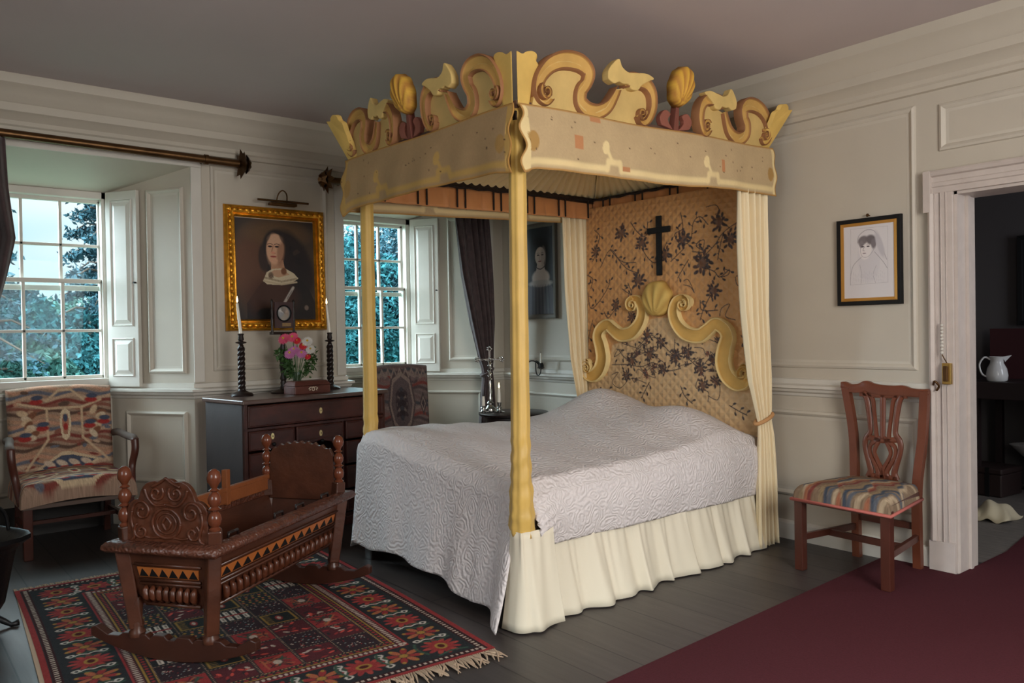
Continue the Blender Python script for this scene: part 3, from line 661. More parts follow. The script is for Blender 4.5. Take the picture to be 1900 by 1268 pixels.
def shellmesh(mb, c, rx, rz, rot, fn, t0=.03, dome=.05, ribs=9, c1=None, c2=None):
    c1 = lin((216, 168, 62)) if c1 is None else c1; c2 = lin((176, 120, 50)) if c2 is None else c2; b0 = len(mb.v); nr, na = 12, 44
    for i in range(nr + 1):
        for k_ in range(na):
            r_ = i / nr; a = 2 * PI * k_ / na; X_, Y_ = r_ * math.cos(a), r_ * math.sin(a); al = math.atan2(Y_ + 1.02, X_ * 1.0)
            rb = .5 + .5 * math.cos(ribs * 2 * al); hh = dome * math.sqrt(max(0, 1 - r_ * r_ * .999)) + .010 * rb * (1 - r_ ** 6); rim = 1 + (.03 * math.cos(ribs * 2 * al) if i == nr else 0)
            u, v = X_ * rx * rim, Y_ * rz * rim; cs, sn = math.cos(rot), math.sin(rot)
            mb.v.append(fn(c[0] + u * cs - v * sn, c[1] + u * sn + v * cs, t0 + (hh if i < nr else -.03))); mb.c.append(tuple(c1 * rb + c2 * (1 - rb)))
    for i in range(nr):
        for k_ in range(na): mb.f.append((b0 + i * na + k_, b0 + i * na + (k_ + 1) % na, b0 + (i + 1) * na + (k_ + 1) % na, b0 + (i + 1) * na + k_))
    mb.f.append(tuple(b0 + nr * na + k_ for k_ in range(na)))
bandA = [(.204, 2.367), (.173, 2.343), (.133, 2.354), (.114, 2.394), (.13, 2.447), (.177, 2.5), (.239, 2.535), (.312, 2.552), (.387, 2.55), (.436, 2.52), (.424, 2.47), (.392, 2.43), (.394, 2.378), (.449, 2.35), (.516, 2.354), (.586, 2.389), (.628, 2.443), (.653, 2.487)]
leafC = [(.69, 2.53), (.74, 2.545), (.80, 2.548), (.86, 2.54), (.905, 2.505), (.918, 2.45), (.905, 2.40), (.875, 2.362), (.835, 2.355), (.805, 2.38)]
infA = [(.09, 2.30), (.10, 2.36)] + bandA[3:14] + [(.47, 2.30)]
infB = [(.46, 2.30)] + bandA[14:18] + [(.70, 2.50)] + leafC[1:8] + [(.86, 2.30)]
def lz(x, y): s_ = float(np.interp(x, [650, 700, 735, 790, 870, 930, 975], [.554, .613, .653, .721, .82, .897, .95])); return (s_, 2.614 - (y - 180) * .00077 + .19 * (s_ - .615))
leafp = [lz(*p) for p in [(652, 300), (650, 250), (675, 205), (712, 176), (735, 225), (775, 258), (830, 262), (890, 268), (935, 300), (900, 318), (862, 342), (838, 372), (800, 366), (780, 336), (748, 330), (722, 318), (690, 326)]]
def rel(p): return (p[0], p[1] - zt(p[0]))
def crest(fn3, sc, f1, f2, end, name):
    """fn3(s, zrel, t) in bed space; near half scaled f1, far half mirrored about sc scaled f2"""
    rl = MB(); plate(rl, [(0, -.012), (0, .02), (end, .02), (end, -.012)], fn3, -.03, .004, lin((92, 66, 52))); root = rl.build(name, ochre, bed)
    def T(p, half): q = rel(p); return (q[0] * f1, q[1]) if half == 0 else (sc + (1.138 - q[0]) * f2, q[1] * .97)
    for h in (0, 1):
        mb = MB(); t_ = lambda L_: [T(p, h) for p in L_]; f_ = f1 if h == 0 else f2
        plate(mb, t_(infA), fn3, -.015, .012); plate(mb, t_(infB), fn3, -.015, .012)
        w_ = [.025, .04, .05, .06, .07, .082, .09, .09, .08, .066, .074, .08, .08, .068, .05, .035]; w_ = [q * (.55 + .45 * f_) for q in w_]
        ribbon(mb, t_(bandA), w_, fn3, .0)
        ribbon(mb, t_(leafC), [q * (.55 + .45 * f_) for q in (.07, .075, .07, .062, .055, .045, .035, .02)], fn3, .01)
        vx, vz = T((.159, 2.384), h); ribbon(mb, spiral(vx, vz, .036 * f_ ** .6, 2.2, 1.3, -1 if h else 1), [.02, .016, .008], fn3, .02, .02)
        vx, vz = T((.84, 2.398), h); ribbon(mb, spiral(vx, vz, .034 * f_ ** .6, .5, 1.3, 1 if h else -1), [.02, .016, .008], fn3, .02, .02)
        mb.build('scrollwork', ochre, root, smooth=40)
    for h in (0, 1):
        lf = MB(); P = smoothpath([T(p, h) for p in leafp] + [T(leafp[0], h)], 4)[:-1]; plate(lf, P, fn3, .0, .045, lin((214, 182, 112)))
        P2 = [((p[0] - P[0][0]) * .8 + P[0][0] + .008, (p[1] - P[0][1]) * .8 + P[0][1] + .006) for p in P]
        lf.build('leaf', ochre, root, bevel=.010)
    sh = MB(); shellmesh(sh, (sc, .225), .085 * (.6 + .4 * f1), .11, -.32, fn3, .045, .045); sh.build('shell', ochre, root, smooth=180, label='ribbed golden shell')
    stq = MB(); plate(stq, [(sc - .02, 0), (sc - .012, .14), (sc + .012, .14), (sc + .02, 0)], fn3, -.01, .03, lin((120, 66, 52)))
    for sg in (-1, 1):
        plate(stq, smoothpath([(sc + sg * .02, .005), (sc + sg * .07 * f1, .05), (sc + sg * .05 * f1, .085), (sc + sg * .10 * f1, .10), (sc + sg * .14 * f1, .06), (sc + sg * .12 * f1, .02)], 3), fn3, -.005, .025, lin((140, 82, 66)))
    stq.build('foliage', ochre, root, bevel=.004, label='reddish carved leaves under the shell')
    return root
cs1 = crest(lambda s, z, t_: (HW - .02 + t_ + .10 * z, s, zt(s) + z), 1.11, .98, .88, 2.02, 'side_cresting')
cs2 = crest(lambda s, z, t_: (-HW + .02 - t_ - .10 * z, s, zt(s) + z), 1.11, .98, .88, 2.02, 'side_cresting')
cs3 = crest(lambda s, z, t_: (HW - .02 - s, .01 - t_ - .10 * z, zt(0) + z + .0), .80, .70, .60, 1.44, 'foot_cresting')
# flaring corner leaves
def cleaf(px, py, dx, dy, ox, oy, H_, out, zb):
    """slab along (dx,dy) from the corner, leaning out along (ox,oy)"""
    mb = MB(); pol = [(.0, 0), (.0, 1), (.035, .97), (.06, 1.03), (.10, 1.07), (.125, 1.02), (.115, .92), (.13, .84), (.105, .66), (.085, .4), (.065, 0)]
    P = smoothpath(pol[1:10], 3); P = [np.array(pol[0])] + P + [np.array(pol[-1])]
    fn = lambda s, z, t_: (px + dx * s + ox * (out * z ** 1.3 + t_), py + dy * s + oy * (out * z ** 1.3 + t_), zb + z * H_)
    bb = []
    for kz in range(2): pass
    plate(mb, P, fn, -.014, .014, lin((212, 174, 92))); mb.build('corner_leaf', ochre, bed, bevel=.006)
for (px, py, sx, sy, out) in ((HW, 0, -1, 1, .03), (-HW, 0, 1, 1, .13), (HW, BL - .02, -1, -1, .15), (-HW, BL - .02, 1, -1, .1)):
    ox, oy = -sx * .707, -sy * .707; H_ = .235 if (px > 0 and py == 0) else .235
    cleaf(px + (-.02 if px > 0 else .02), py + sy * .015, 0, sy, ox, oy, H_, out, zt(py) - .005)
    cleaf(px + sx * .035, py, sx, 0, ox, oy, H_, out, zt(py) - .005)

# headboard with embroidered silk ------------------------------------
YH = BL - .10       # front face of the headboard
def unp(u, v, ly=1.93):      # pixel of the headboard crop -> bed-space (x,z) on the headboard plane
    d = R @ Vector(((1040 + u / 2.757 - 950) / 1483, -(340 + v / 2.757 - 634) / 1483, -1)); n_ = Vector((-bs, bc, 0)); p0 = bedM @ Vector((0, ly, 0))
    t_ = n_.dot(p0 - CP) / n_.dot(d); q = bedM.inverted() @ (CP + d * t_); return (q.x, q.z)
HX0, HX1, HZ0, HZ1 = -.72, .72, .50, 2.20
cv = Cv(HX1 - HX0, HZ1 - HZ0, .0036, (204, 150, 92))
def hp(u, v): x, z = unp(u, v); return (x - HX0, HZ1 - z)
inn = [hp(*p) for p in [(105, 1000), (225, 985), (250, 830), (360, 790), (430, 700), (480, 690), (560, 690), (640, 775), (760, 760), (820, 850), (830, 950), (890, 1040), (1010, 1060), (1050, 1300), (60, 1300), (60, 1000)]]
cv.poly(inn, (206, 170, 124))
ink, ink2 = (52, 38, 40), (74, 44, 34)
def flower(p, r, c=ink):
    for i in range(16):
        a = i * 2.4 + rng.uniform(0, .5); q = r * (.35 + .045 * i); cv.ell(p[0] + q * math.cos(a), p[1] + q * math.sin(a), r * .24, r * .13, c if i % 3 else ink2, .5, a + rng.uniform(-.5, .5))
        if i % 4 == 0: cv.ell(p[0] + q * math.cos(a + .6), p[1] + q * math.sin(a + .6), r * .12, r * .08, (150, 104, 66), .4)
    cv.ell(p[0], p[1], r * .35, r * .35, (110, 74, 50), .5)
def vine(pts, leaf=True, w=.006):
    P = smoothpath([hp(*p) for p in pts], 8); cv.line([tuple(q) for q in P], w, ink)
    if leaf:
        for i in range(2, len(P) - 1, 3):
            d = P[i + 1] - P[i]; d = d / (np.linalg.norm(d) + 1e-9); sg = 1 if (i // 3) % 2 else -1; nn = np.array([-d[1], d[0]]) * sg; e = P[i] + (nn + d * .5) * .028
            cv.line([tuple(P[i]), tuple(e)], .004, ink); cv.ell(e[0], e[1], .011, .006, ink, .4, math.atan2(nn[1] + d[1], nn[0] + d[0]))
for u, v, r_ in ((297, 255, 34), (400, 305, 32), (385, 495, 36), (795, 195, 36), (855, 285, 34), (710, 410, 44), (770, 550, 32), (615, 285, 34), (268, 625, 26), (165, 350, 26), (520, 365, 30), (430, 775, 24), (500, 815, 26), (350, 910, 28), (440, 880, 28), (575, 890, 28), (635, 865, 26), (510, 955, 26), (325, 985, 26), (700, 950, 28), (765, 905, 22), (780, 1015, 26), (715, 1035, 28), (350, 685, 24)):
    flower(hp(u, v), r_ * .00165, ink if r_ > 25 else (60, 44, 52))
for pts in ([(190, 430), (240, 340), (290, 400), (330, 440), (385, 460)], [(240, 340), (300, 400), (370, 405)], [(345, 200), (380, 250), (420, 270), (432, 195)], [(400, 330), (440, 390), (480, 400), (530, 300)],
            [(600, 150), (610, 230), (570, 260), (600, 310), (650, 290), (665, 200), (700, 170), (740, 210)], [(895, 195), (820, 250), (770, 320), (700, 390)], [(820, 250), (800, 330), (790, 390)], [(700, 290), (680, 320), (720, 350), (660, 350)],
            [(710, 430), (770, 450), (800, 480), (850, 440)], [(760, 560), (720, 640), (700, 700)], [(700, 600), (710, 650), (790, 650)], [(640, 390), (610, 440), (585, 485)], [(550, 400), (580, 370), (620, 330)],
            [(125, 560), (140, 640), (180, 610), (230, 530), (235, 490)], [(120, 470), (150, 490), (140, 540)], [(150, 700), (130, 790), (125, 860)], [(268, 640), (230, 690), (210, 660)], [(160, 240), (185, 270), (170, 330)], [(165, 370), (150, 400)],
            [(180, 1080), (230, 1060), (240, 1100)], [(440, 1020), (420, 1060), (400, 1100)], [(600, 1040), (620, 1090), (660, 1130)], [(280, 850), (330, 900), (390, 830), (450, 780), (510, 830), (570, 880), (640, 850)],
            [(250, 930), (330, 930), (400, 940), (460, 920), (530, 960), (600, 950)], [(430, 860), (420, 820), (380, 850)], [(570, 800), (570, 880), (575, 940)], [(640, 900), (700, 940), (760, 880)], [(910, 780), (940, 830), (960, 900)], [(910, 660), (940, 700)], [(850, 1140), (900, 1170), (940, 1190)], [(300, 540), (350, 570), (330, 510)]):
    vine(pts)
for pts in ([(880, 480), (890, 520), (920, 520), (925, 470), (885, 475)], [(615, 520), (650, 530), (670, 560), (640, 495), (615, 500)], [(800, 680), (810, 640), (850, 620), (830, 680), (880, 700)], [(270, 850), (300, 860), (260, 890), (280, 850)], [(250, 980), (280, 970), (250, 1020), (290, 1050), (330, 1010)], [(690, 1000), (680, 1050), (740, 1070), (740, 1120)], [(760, 1000), (800, 1040), (790, 1110), (740, 1090)], [(690, 300), (720, 290), (715, 340)], [(730, 120), (780, 110), (800, 140)], [(830, 440), (850, 450), (840, 470), (810, 480)]):
    vine(pts, False, .005)
for _ in range(26):      # small sprigs filling the lower panel
    u, v = rng.uniform(300, 800), rng.uniform(790, 1010); p = hp(u, v); flower(p, rng.uniform(.012, .024), ink if _ % 4 else (120, 52, 40)); q = [hp(u + rng.uniform(-45, 45) * k_, v + rng.uniform(-30, 30) * k_) for k_ in (0, .5, 1, 1.5)]; cv.line([tuple(z_) for z_ in smoothpath(q, 5)], .005, ink)
cv.noise(.02)
def hbf(U, V): x = HX0 + U * (HX1 - HX0); return x, YH + 0 * U - .006 * np.sin(V * 5) * 0, HZ1 + V * (HZ0 - HZ1)
hb = cv.build('headboard', hbm, hbf, parent=bed, label='orange quilted silk embroidered with dark flowers')
MB().box(HX0, YH + .002, HZ0, HX1, YH + .04, HZ1).build('headboard_backing', darkwood, bed)
def hf(x, z, t_): return (x, YH - t_, z)
scR = [(.207, 1.455), (.212, 1.49), (.165, 1.512), (.108, 1.49), (.082, 1.42), (.108, 1.342), (.18, 1.278), (.28, 1.262), (.35, 1.30), (.406, 1.335), (.47, 1.305), (.495, 1.25), (.472, 1.177), (.46, 1.091), (.49, 1.012), (.556, .965), (.62, .978), (.646, 1.035), (.61, 1.075), (.58, 1.05)]
for mir in (1, -1):
    mb = MB(); P = [(.0 + (x if mir > 0 else -x - .10), z + (.012 if mir < 0 else 0)) for x, z in scR]
    ribbon(mb, P, [.018, .03, .045, .07, .085, .09, .10, .10, .09, .085, .09, .10, .11, .115, .11, .10, .075, .045, .03, .02], hf, 0, .04, 6, -.0, lin((214, 170, 92)))
    for (vx, vz, r_, a0, d_, tn) in ((.165, 1.470, .045, 1.4, -1, 1.2), (.605, 1.020, .048, -.6, 1, 1.2)):
        sp_ = [(q[0] if mir > 0 else -q[0] - .10, q[1] + (.012 if mir < 0 else 0)) for q in spiral(vx, vz, r_, a0, tn, d_)]
        ribbon(mb, sp_, [.034, .026, .014], hf, .012, .036, 6, -.0, lin((214, 170, 92)))
    pale_lip = tuple(lin((238, 212, 150))); mb.c = [pale_lip if abs(c[0] - LIP[0]) < 1e-6 else c for c in mb.c]; mb.build('headboard_scroll', ochre, bed, smooth=45)
mb = MB(); shellmesh(mb, (-.055, 1.515), .115, .125, .05, hf, .03, .05, 7, lin((220, 186, 104)), lin((196, 156, 80))); mb.build('headboard_shell', ochre, bed, smooth=180)
crs = thing('wooden_cross', 'plain dark wooden cross hanging on the embroidered bedhead above the shell', 'cross'); crs.matrix_world = bedM @ Matrix.Translation((-.035, YH - .012, 1.87))
b_ = MB(); b_.box(-.022, -.016, -.20, .022, .0, .20); b_.box(-.095, -.017, .085, .095, -.001, .125); b_.build('cross', black, crs, bevel=.004)

# bed curtains
def curtain(name, lab, cat, m, P0, P1, rows, nf, amp, parentM=None, tie=None, n=110, nv=60, grp=None, seed=1, tiem=None):
    """rows: list of (z, centre offset along, centre offset normal, half width, amp factor)"""
    tt = thing(name, lab, cat, (0, 0, 0), 0, grp)
    if parentM is not None: tt.matrix_world = parentM
    ax = (Vector(P1) - Vector(P0)).normalized(); nm = Vector((-ax.y, ax.x, 0)); zs = [r_[0] for r_ in rows][::-1]; r2 = np.random.default_rng(seed); ph = r2.uniform(0, 6, 4)
    def I(i, z): return float(np.interp(z, zs, [r_[i] for r_ in rows][::-1]))
    C0 = Vector(P0)
    def f(u, v):
        z = rows[0][0] + (rows[-1][0] - rows[0][0]) * v; w = I(3, z); a = I(4, z) * amp
        s = (u - .5) * 2 * w + I(1, z); q = 2 * PI * nf * u
        off = a * (math.sin(q + ph[0] + .5 * math.sin(3 * z)) + .4 * math.sin(2.3 * q + ph[1] + 2 * z)) + I(2, z); s += a * .35 * math.cos(q + ph[2])
        return C0 + ax * s + nm * off + Vector((0, 0, z))
    MB().grid(n, nv, f).build('fabric', m, tt, smooth=180, solid=.004)
    if tie:
        z, dz = tie; w = I(3, z) + .012; a = I(4, z) * amp * 1.2 + .015; pts = []
        for i in range(25):
            t_ = 2 * PI * i / 24; pts.append(C0 + ax * (I(1, z) + w * math.cos(t_)) + nm * (I(2, z) + a * math.sin(t_)) + Vector((0, 0, z + dz * math.cos(t_))))
        MB().tube(pts, .012, 8).build('tieback', tiem or m, tt, smooth=180)
    return tt
smoothrows = lambda R_: R_
curtain('bed_curtain', 'cream bed curtain tied back beside the headboard on the chair side', 'curtain', cream, (.735, 1.72, 0), (.735, 2.1, 0),
        [(2.16, .13, 0, .17, 1), (1.8, .135, 0, .165, 1), (1.4, .15, .0, .145, .9), (1.0, .18, .0, .12, .8), (.82, .21, .0, .085, .6), (.74, .225, 0, .07, .5), (.66, .22, -.01, .08, .6), (.4, .21, -.02, .10, .8), (.012, .20, -.03, .115, 1)], 5, .022, bedM, (.76, .025), tiem=mat('tan cord', (196, 146, 96), .8))
curtain('bed_curtain', 'cream bed curtain tied back at the far side of the headboard near the crucifix table', 'curtain', cream, (-.74, 1.72, 0), (-.74, 2.1, 0),
        [(2.16, .16, 0, .16, 1), (1.6, .17, 0, .15, 1), (1.1, .19, .0, .12, .8), (.80, .22, .0, .08, .6), (.7, .23, 0, .07, .5), (.4, .21, .0, .09, .8), (.012, .20, .0, .11, 1)], 5, .02, bedM, (.74, .02), tiem=MATS['tan cord'], seed=5)

# ================================================================== CRADLE
cr_ = thing('rocking_cradle', 'carved dark oak rocking cradle with turned finials standing on the patterned rug', 'cradle', (1.936, -3.078, .012), math.radians(35.8))
# hopper body: rim .245 x .573 at z .45, bottom .165 x .50 at z .22
def rect(hx, hy, z): return [(-hx, -hy, z), (hx, -hy, z), (hx, hy, z), (-hx, hy, z)]
def shell4(mb, a, b, t=.018):    # four tapering side boards with thickness, open inside
    A, B = rect(*a), rect(*b); Ai, Bi = rect(a[0] - t, a[1] - t, a[2]), rect(b[0] - t, b[1] - t, b[2])
    vs = A + B + Ai + Bi; fs = []
    for i in range(4):
        j_ = (i + 1) % 4; fs += [(i, j_, 4 + j_, 4 + i), (8 + j_, 8 + i, 12 + i, 12 + j_), (4 + i, 4 + j_, 12 + j_, 12 + i), (j_, i, 8 + i, 8 + j_)]
    mb.add(vs, fs)
b_ = MB(); shell4(b_, (.165, .495, .215), (.215, .545, .455)); b_.box(-.15, -.48, .215, .15, .48, .23); body = b_.build('body', wood, cr_)
def onside(face, s, zf, out):      # point on a side face: face 0 right(+x),1 near(-y),2 left,3 far; s along, zf 0..1 height
    hx, hy, z = .165 + .05 * zf, .495 + .05 * zf, .215 + .24 * zf
    return {0: (hx + out, s * hy, z), 2: (-hx - out, s * hy, z), 1: (s * hx, -hy - out, z), 3: (s * hx, hy + out, z)}[face]
for face in range(4):
    n_ = 13 if face in (0, 2) else 6; q = .90 if face in (0, 2) else .72
    P = lambda s, z, o: onside(face, s, z, o)
    sg = 1
    bd = MB(); vs = [P(-q, .50, .002), P(q, .50, .002), P(q, .67, .002), P(-q, .67, .002)]; vs2 = [P(-q, .50, .006), P(q, .50, .006), P(q, .67, .006), P(-q, .67, .006)]
    bd.add(vs + vs2, [(0, 1, 2, 3), (4, 5, 6, 7), (0, 1, 5, 4), (1, 2, 6, 5), (2, 3, 7, 6), (3, 0, 4, 7)]); band = bd.build('inlay_band', inlay, body, label='orange wood band inlaid with black triangles')
    tr = MB()
    for i in range(n_):
        a, b2 = -q + 2 * q * i / n_, -q + 2 * q * (i + 1) / n_; m2 = (a + b2) / 2
        vs = [P(a + .01, .51, .0075), P(b2 - .01, .51, .0075), P(m2, .65, .0075), P(a + .01, .51, .005), P(b2 - .01, .51, .005), P(m2, .65, .005)]
        tr.add(vs, [(0, 1, 2), (3, 4, 5), (0, 1, 4, 3), (1, 2, 5, 4), (2, 0, 3, 5)])
    tr.build('triangles', black, band)
    gd = MB(); ng = 20 if face in (0, 2) else 8
    for i in range(ng):
        s_ = -q + 2 * q * (i + .5) / ng; gd.tube([P(s_, .34, .004), P(s_ + .004, .28, .016), P(s_ + .006, .16, .020), P(s_, .06, .008)], [.006, .014, .015, .006], 8)
    gd.build('gadrooning', carve, body, smooth=180)
    ml = MB(); 
    for zf, r_ in ((.72, .006), (.45, .007), (.38, .006), (.02, .009)): ml.tube([P(-q - .05, zf, .004), P(q + .05, zf, .004)], r_, 8)
    ml.build('moulding', wood, body, smooth=180)
# rim: carved half-round frame
rp = [(.205, .440), (.252, .440), (.264, .452), (.262, .468), (.250, .480), (.222, .486), (.205, .482)]
vs = []; kk = len(rp); mb = MB()
for sx, sy in ((-1, -1), (1, -1), (1, 1), (-1, 1)):
    for x, z in rp: vs.append((sx * (x), sy * (x + .33), z))
mb.add(vs, [(c * kk + a, ((c + 1) % 4) * kk + a, ((c + 1) % 4) * kk + (a + 1) % kk, c * kk + (a + 1) % kk) for c in range(4) for a in range(kk)])
mb.build('rim', carvefine, cr_, smooth=60, label='rounded carved rim')
# corner posts with turned finials, and legs
fin = [(.021, .0), (.024, .01), (.015, .018), (.024, .03), (.027, .05), (.022, .068), (.012, .078), (.026, .088), (.014, .096), (.024, .112), (.026, .128), (.02, .145), (.010, .155), (.022, .162), (.011, .170), (.016, .180), (.026, .195), (.028, .213), (.022, .234), (.008, .245)]
for sx in (-1, 1):
    for sy in (-1, 1):
        x0, y0, x1, y1 = sx * .188, sy * .50, sx * .20, sy * .515
        lg = MB(); lg.beam((sx * .175, sy * .505, .12), (sx * .212, sy * .535, .45), (.05, .055), (.05, .055)); lg.beam((sx * .205, sy * .51, .45), (sx * .208, sy * .515, .535), .052, .052)
        p_ = lg.build('corner_post', wood, cr_, bevel=.006)
        f_ = MB().lathe(fin, (sx * .209, sy * .516, .53), 18); f_.build('finial', mat('polished oak', (104, 54, 34), .22, bump=.05), p_, smooth=60)
        l2_ = MB().lathe([(.030, .0), (.032, .02), (.024, .03), (.028, .05), (.020, .07), (.022, .10), (.026, .14), (.022, .16)], (sx * .172, sy * .505, .085), 16)
        l2_.build('leg', wood, cr_, smooth=60)
# rockers
for sy in (-1, 1):
    P = []; n_ = 24
    for i in range(n_ + 1):
        x = -.385 + .77 * i / n_; P.append((x, .0 + .075 * (x / .385) ** 2))
    topc = [(.385, .11), (.36, .118), (.30, .085), (.25, .085), (.225, .10), (.12, .10), (.10, .085), (.085, .10), (.03, .10), (.015, .085), (-.015, .085), (-.03, .10), (-.085, .10), (-.10, .085), (-.12, .10), (-.225, .10), (-.25, .085), (-.30, .085), (-.36, .118), (-.385, .11)]
    mb = MB(); mb.prism([(x, sy * .505 - .018, z) for x, z in P + topc], (0, .036, 0)); mb.build('rocker', mat('dark rocker oak', (62, 32, 22), .4, bump=.1, bscale=20, var=.2), cr_, bevel=.004)
# end boards
def board(y, h, sc_, m_, nm, z0=.47, hw=.182, carved=False):
    top = []; lobes = [(-.182, .0), (-.165, .055), (-.13, .045), (-.105, .10), (-.07, .095), (-.035, .135), (0, .14), (.035, .135), (.07, .095), (.105, .10), (.13, .045), (.165, .055), (.182, .0)] if carved else None
    if carved:
        cen = [(-.135, .10, .055), (-.06, .15, .07), (.0, .155, .075), (.06, .15, .07), (.135, .10, .055)]
        xs = np.linspace(-.185, .185, 60); zz = np.full(60, .05)
        for cx, cz_, r_ in cen: zz = np.maximum(zz, np.where(np.abs(xs - cx) < r_, cz_ + np.sqrt(np.maximum(0, r_ * r_ - (xs - cx) ** 2)), 0))
        zz *= h / .232; poly = [(float(x), z0 + float(z)) for x, z in zip(xs, zz)]
    else:
        xs = np.linspace(-.182, .182, 80); zz = h * (.78 + .22 * (1 - (xs / .182) ** 2) ** .6) - .014 * np.abs(np.sin(xs / .182 * PI * 4.5)); poly = [(float(x), z0 + float(z)) for x, z in zip(xs, zz)]
    poly = [(-.19, z0 - .03)] + poly + [(.19, z0 - .03)]
    mb = MB(); mb.prism([(x, y - .011, z) for x, z in poly], (0, .022, 0)); o = mb.build(nm, m_, cr_, bevel=.003); return o
nb = board(-.52, .265, 1, carve, 'carved_end_board', carved=True)
fbd = board(.515, .275, 1, wood, 'head_board')
rel_ = MB(); yy = -.533
def rl(pts, r_=.006): rel_.tube([(x, yy, z) for x, z in smoothpath(pts, 6)], r_, 7)
rl([(.065 * math.cos(a), .555 + .058 * math.sin(a)) for a in np.linspace(0, 2 * PI, 13)], .0065); rl([(.045 * math.cos(a), .555 + .040 * math.sin(a)) for a in np.linspace(0, 2 * PI, 13)], .004)
for sg in (-1, 1):
    rl([(sg * x, z) for x, z in spiral(.115, .60, .045, 0, 1.4, 1)], .006); rl([(sg * x, z) for x, z in spiral(.12, .52, .035, 1, 1.2, -1)], .006)
    rl([(sg * x, z) for x, z in spiral(.045, .675, .035, 2.5, 1.2, 1)], .006); rl([(sg * x, z) for x, z in [(.0, .63), (.05, .625), (.085, .655), (.10, .69)]], .006)
    rl([(sg * x, z) for x, z in [(.16, .60), (.165, .56), (.15, .50), (.17, .48)]], .006); rl([(sg * .03, .50), (sg * .07, .495), (sg * .10, .50)], .005); rl([(0, .735), (sg * .03, .715), (sg * .065, .70)], .006)
rl([(-.02, .555), (0, .58), (.02, .555), (0, .53), (-.02, .555)], .006)
rel_.build('carved_relief', carve, nb, smooth=180)
# hinged rail inside, loops along the rim
b_ = MB(); b_.box(-.205, -.20, .487, -.188, .49, .545); b_.box(-.21, -.22, .545, -.183, .50, .565); b_.beam((-.197, .14, .48), (-.197, .14, .65), .03, .03); b_.build('side_rail', mat('light oak rail', (134, 76, 42), .4, bump=.1, var=.15), cr_, bevel=.003)
for y in (-.06, .12, .36, -.40):
    for sx in (1,):
        b_ = MB(); b_.tube([(sx * .21, y - .035, .483), (sx * .21, y - .03, .503), (sx * .21, y + .03, .503), (sx * .21, y + .035, .483)], .006); b_.build('lacing_loop', darkwood, cr_, smooth=180)

# ================================================================== RUG
rug_w, rug_l = 1.55, 2.30      # across (y), along (x)
cv = Cv(rug_l, rug_w, .0042, (40, 44, 44)); dk, rd, crm, gd_, gn, wn, org = (44, 46, 48), (138, 54, 54), (176, 160, 146), (150, 118, 60), (56, 78, 66), (82, 42, 46), (158, 92, 66)
L_, W_ = rug_l, rug_w
def rrect(m_, col): cv.rect(m_, m_, L_ - m_, W_ - m_, col)
rrect(0, rd); rrect(.022, dk)
# guard stripe of little squares
def stripe(m_, th, c1, c2, step):
    rrect(m_, c1)
    for q in np.arange(m_ + .01, L_ - m_, step):
        for y in (m_ + th / 2, W_ - m_ - th / 2): cv.rect(q, y - th * .28, q + step * .5, y + th * .28, c2)
    for q in np.arange(m_ + .01, W_ - m_, step):
        for x in (m_ + th / 2, L_ - m_ - th / 2): cv.rect(x - th * .28, q, x + th * .28, q + step * .5, c2)
    rrect(m_ + th, dk)
stripe(.026, .035, (56, 32, 34), crm, .024); 
# main border flowers
bw0, bw1 = .066, .275; bm = (bw0 + bw1) / 2
def motif(cx, cy, rot, kind):
    cs, sn = math.cos(rot), math.sin(rot); tr_ = lambda x, y: (cx + x * cs - y * sn, cy + x * sn + y * cs)
    if kind == 0:
        for i in range(12):
            a = 2 * PI * i / 12; p = tr_(.055 * math.cos(a), .062 * math.sin(a)); cv.ell(*p, .026, .011, rd if i % 2 else (158, 68, 62), .25, rot + a)
        cv.ell(cx, cy, .046, .05, rd, .2, rot); cv.ell(cx, cy, .024, .03, gd_, .2, rot); cv.ell(cx, cy, .013, .018, (70, 30, 30), .3, rot)
    else:
        for i in range(8):
            a = 2 * PI * i / 8 + .39; p = tr_(.052 * math.cos(a), .052 * math.sin(a)); cv.ell(*p, .028, .013, org if i % 2 else rd, .25, rot + a); p = tr_(.074 * math.cos(a), .074 * math.sin(a)); cv.ell(*p, .009, .007, gd_, .3)
        cv.ell(cx, cy, .016, .016, gd_, .3)
    for sg in (-1, 1):
        p, q = tr_(-.085, sg * .05), tr_(.0, sg * .105 * 1.0); cv.line([tr_(-.08, sg * .085), tr_(-.02, sg * .07), tr_(.05, sg * .09)], .012, gn, sm=4)
def curls(cx, cy, rot):
    cs, sn = math.cos(rot), math.sin(rot); tr_ = lambda x, y: (cx + x * cs - y * sn, cy + x * sn + y * cs)
    for sg in (-1, 1):
        cv.line([tr_(sg * .0, 0), tr_(sg * .03, .012), tr_(sg * .06, -.006), tr_(sg * .075, .014), tr_(sg * .055, .022), tr_(sg * .05, .004)], .008, (186, 178, 168), sm=4)
nn_ = 11
for i in range(nn_):
    x = bm + (L_ - 2 * bm) * i / (nn_ - 1)
    for y in (bm, W_ - bm): motif(x, y, PI / 2, i % 2)
    if i < nn_ - 1:
        for y in (bm, W_ - bm): curls(x + (L_ - 2 * bm) / (nn_ - 1) / 2, y, PI / 2)
for i in range(1, 7):
    y = bm + (W_ - 2 * bm) * i / 7
    for x in (bm, L_ - bm): motif(x, y, 0, i % 2)
    for x in (bm, L_ - bm): curls(x, y + .075, 0)
def fr_(m_, th, col):
    cv.rect(m_, m_, L_ - m_, m_ + th, col); cv.rect(m_, W_ - m_ - th, L_ - m_, W_ - m_, col); cv.rect(m_, m_, m_ + th, W_ - m_, col); cv.rect(L_ - m_ - th, m_, L_ - m_, W_ - m_, col)
fr_(.272, .006, rd)
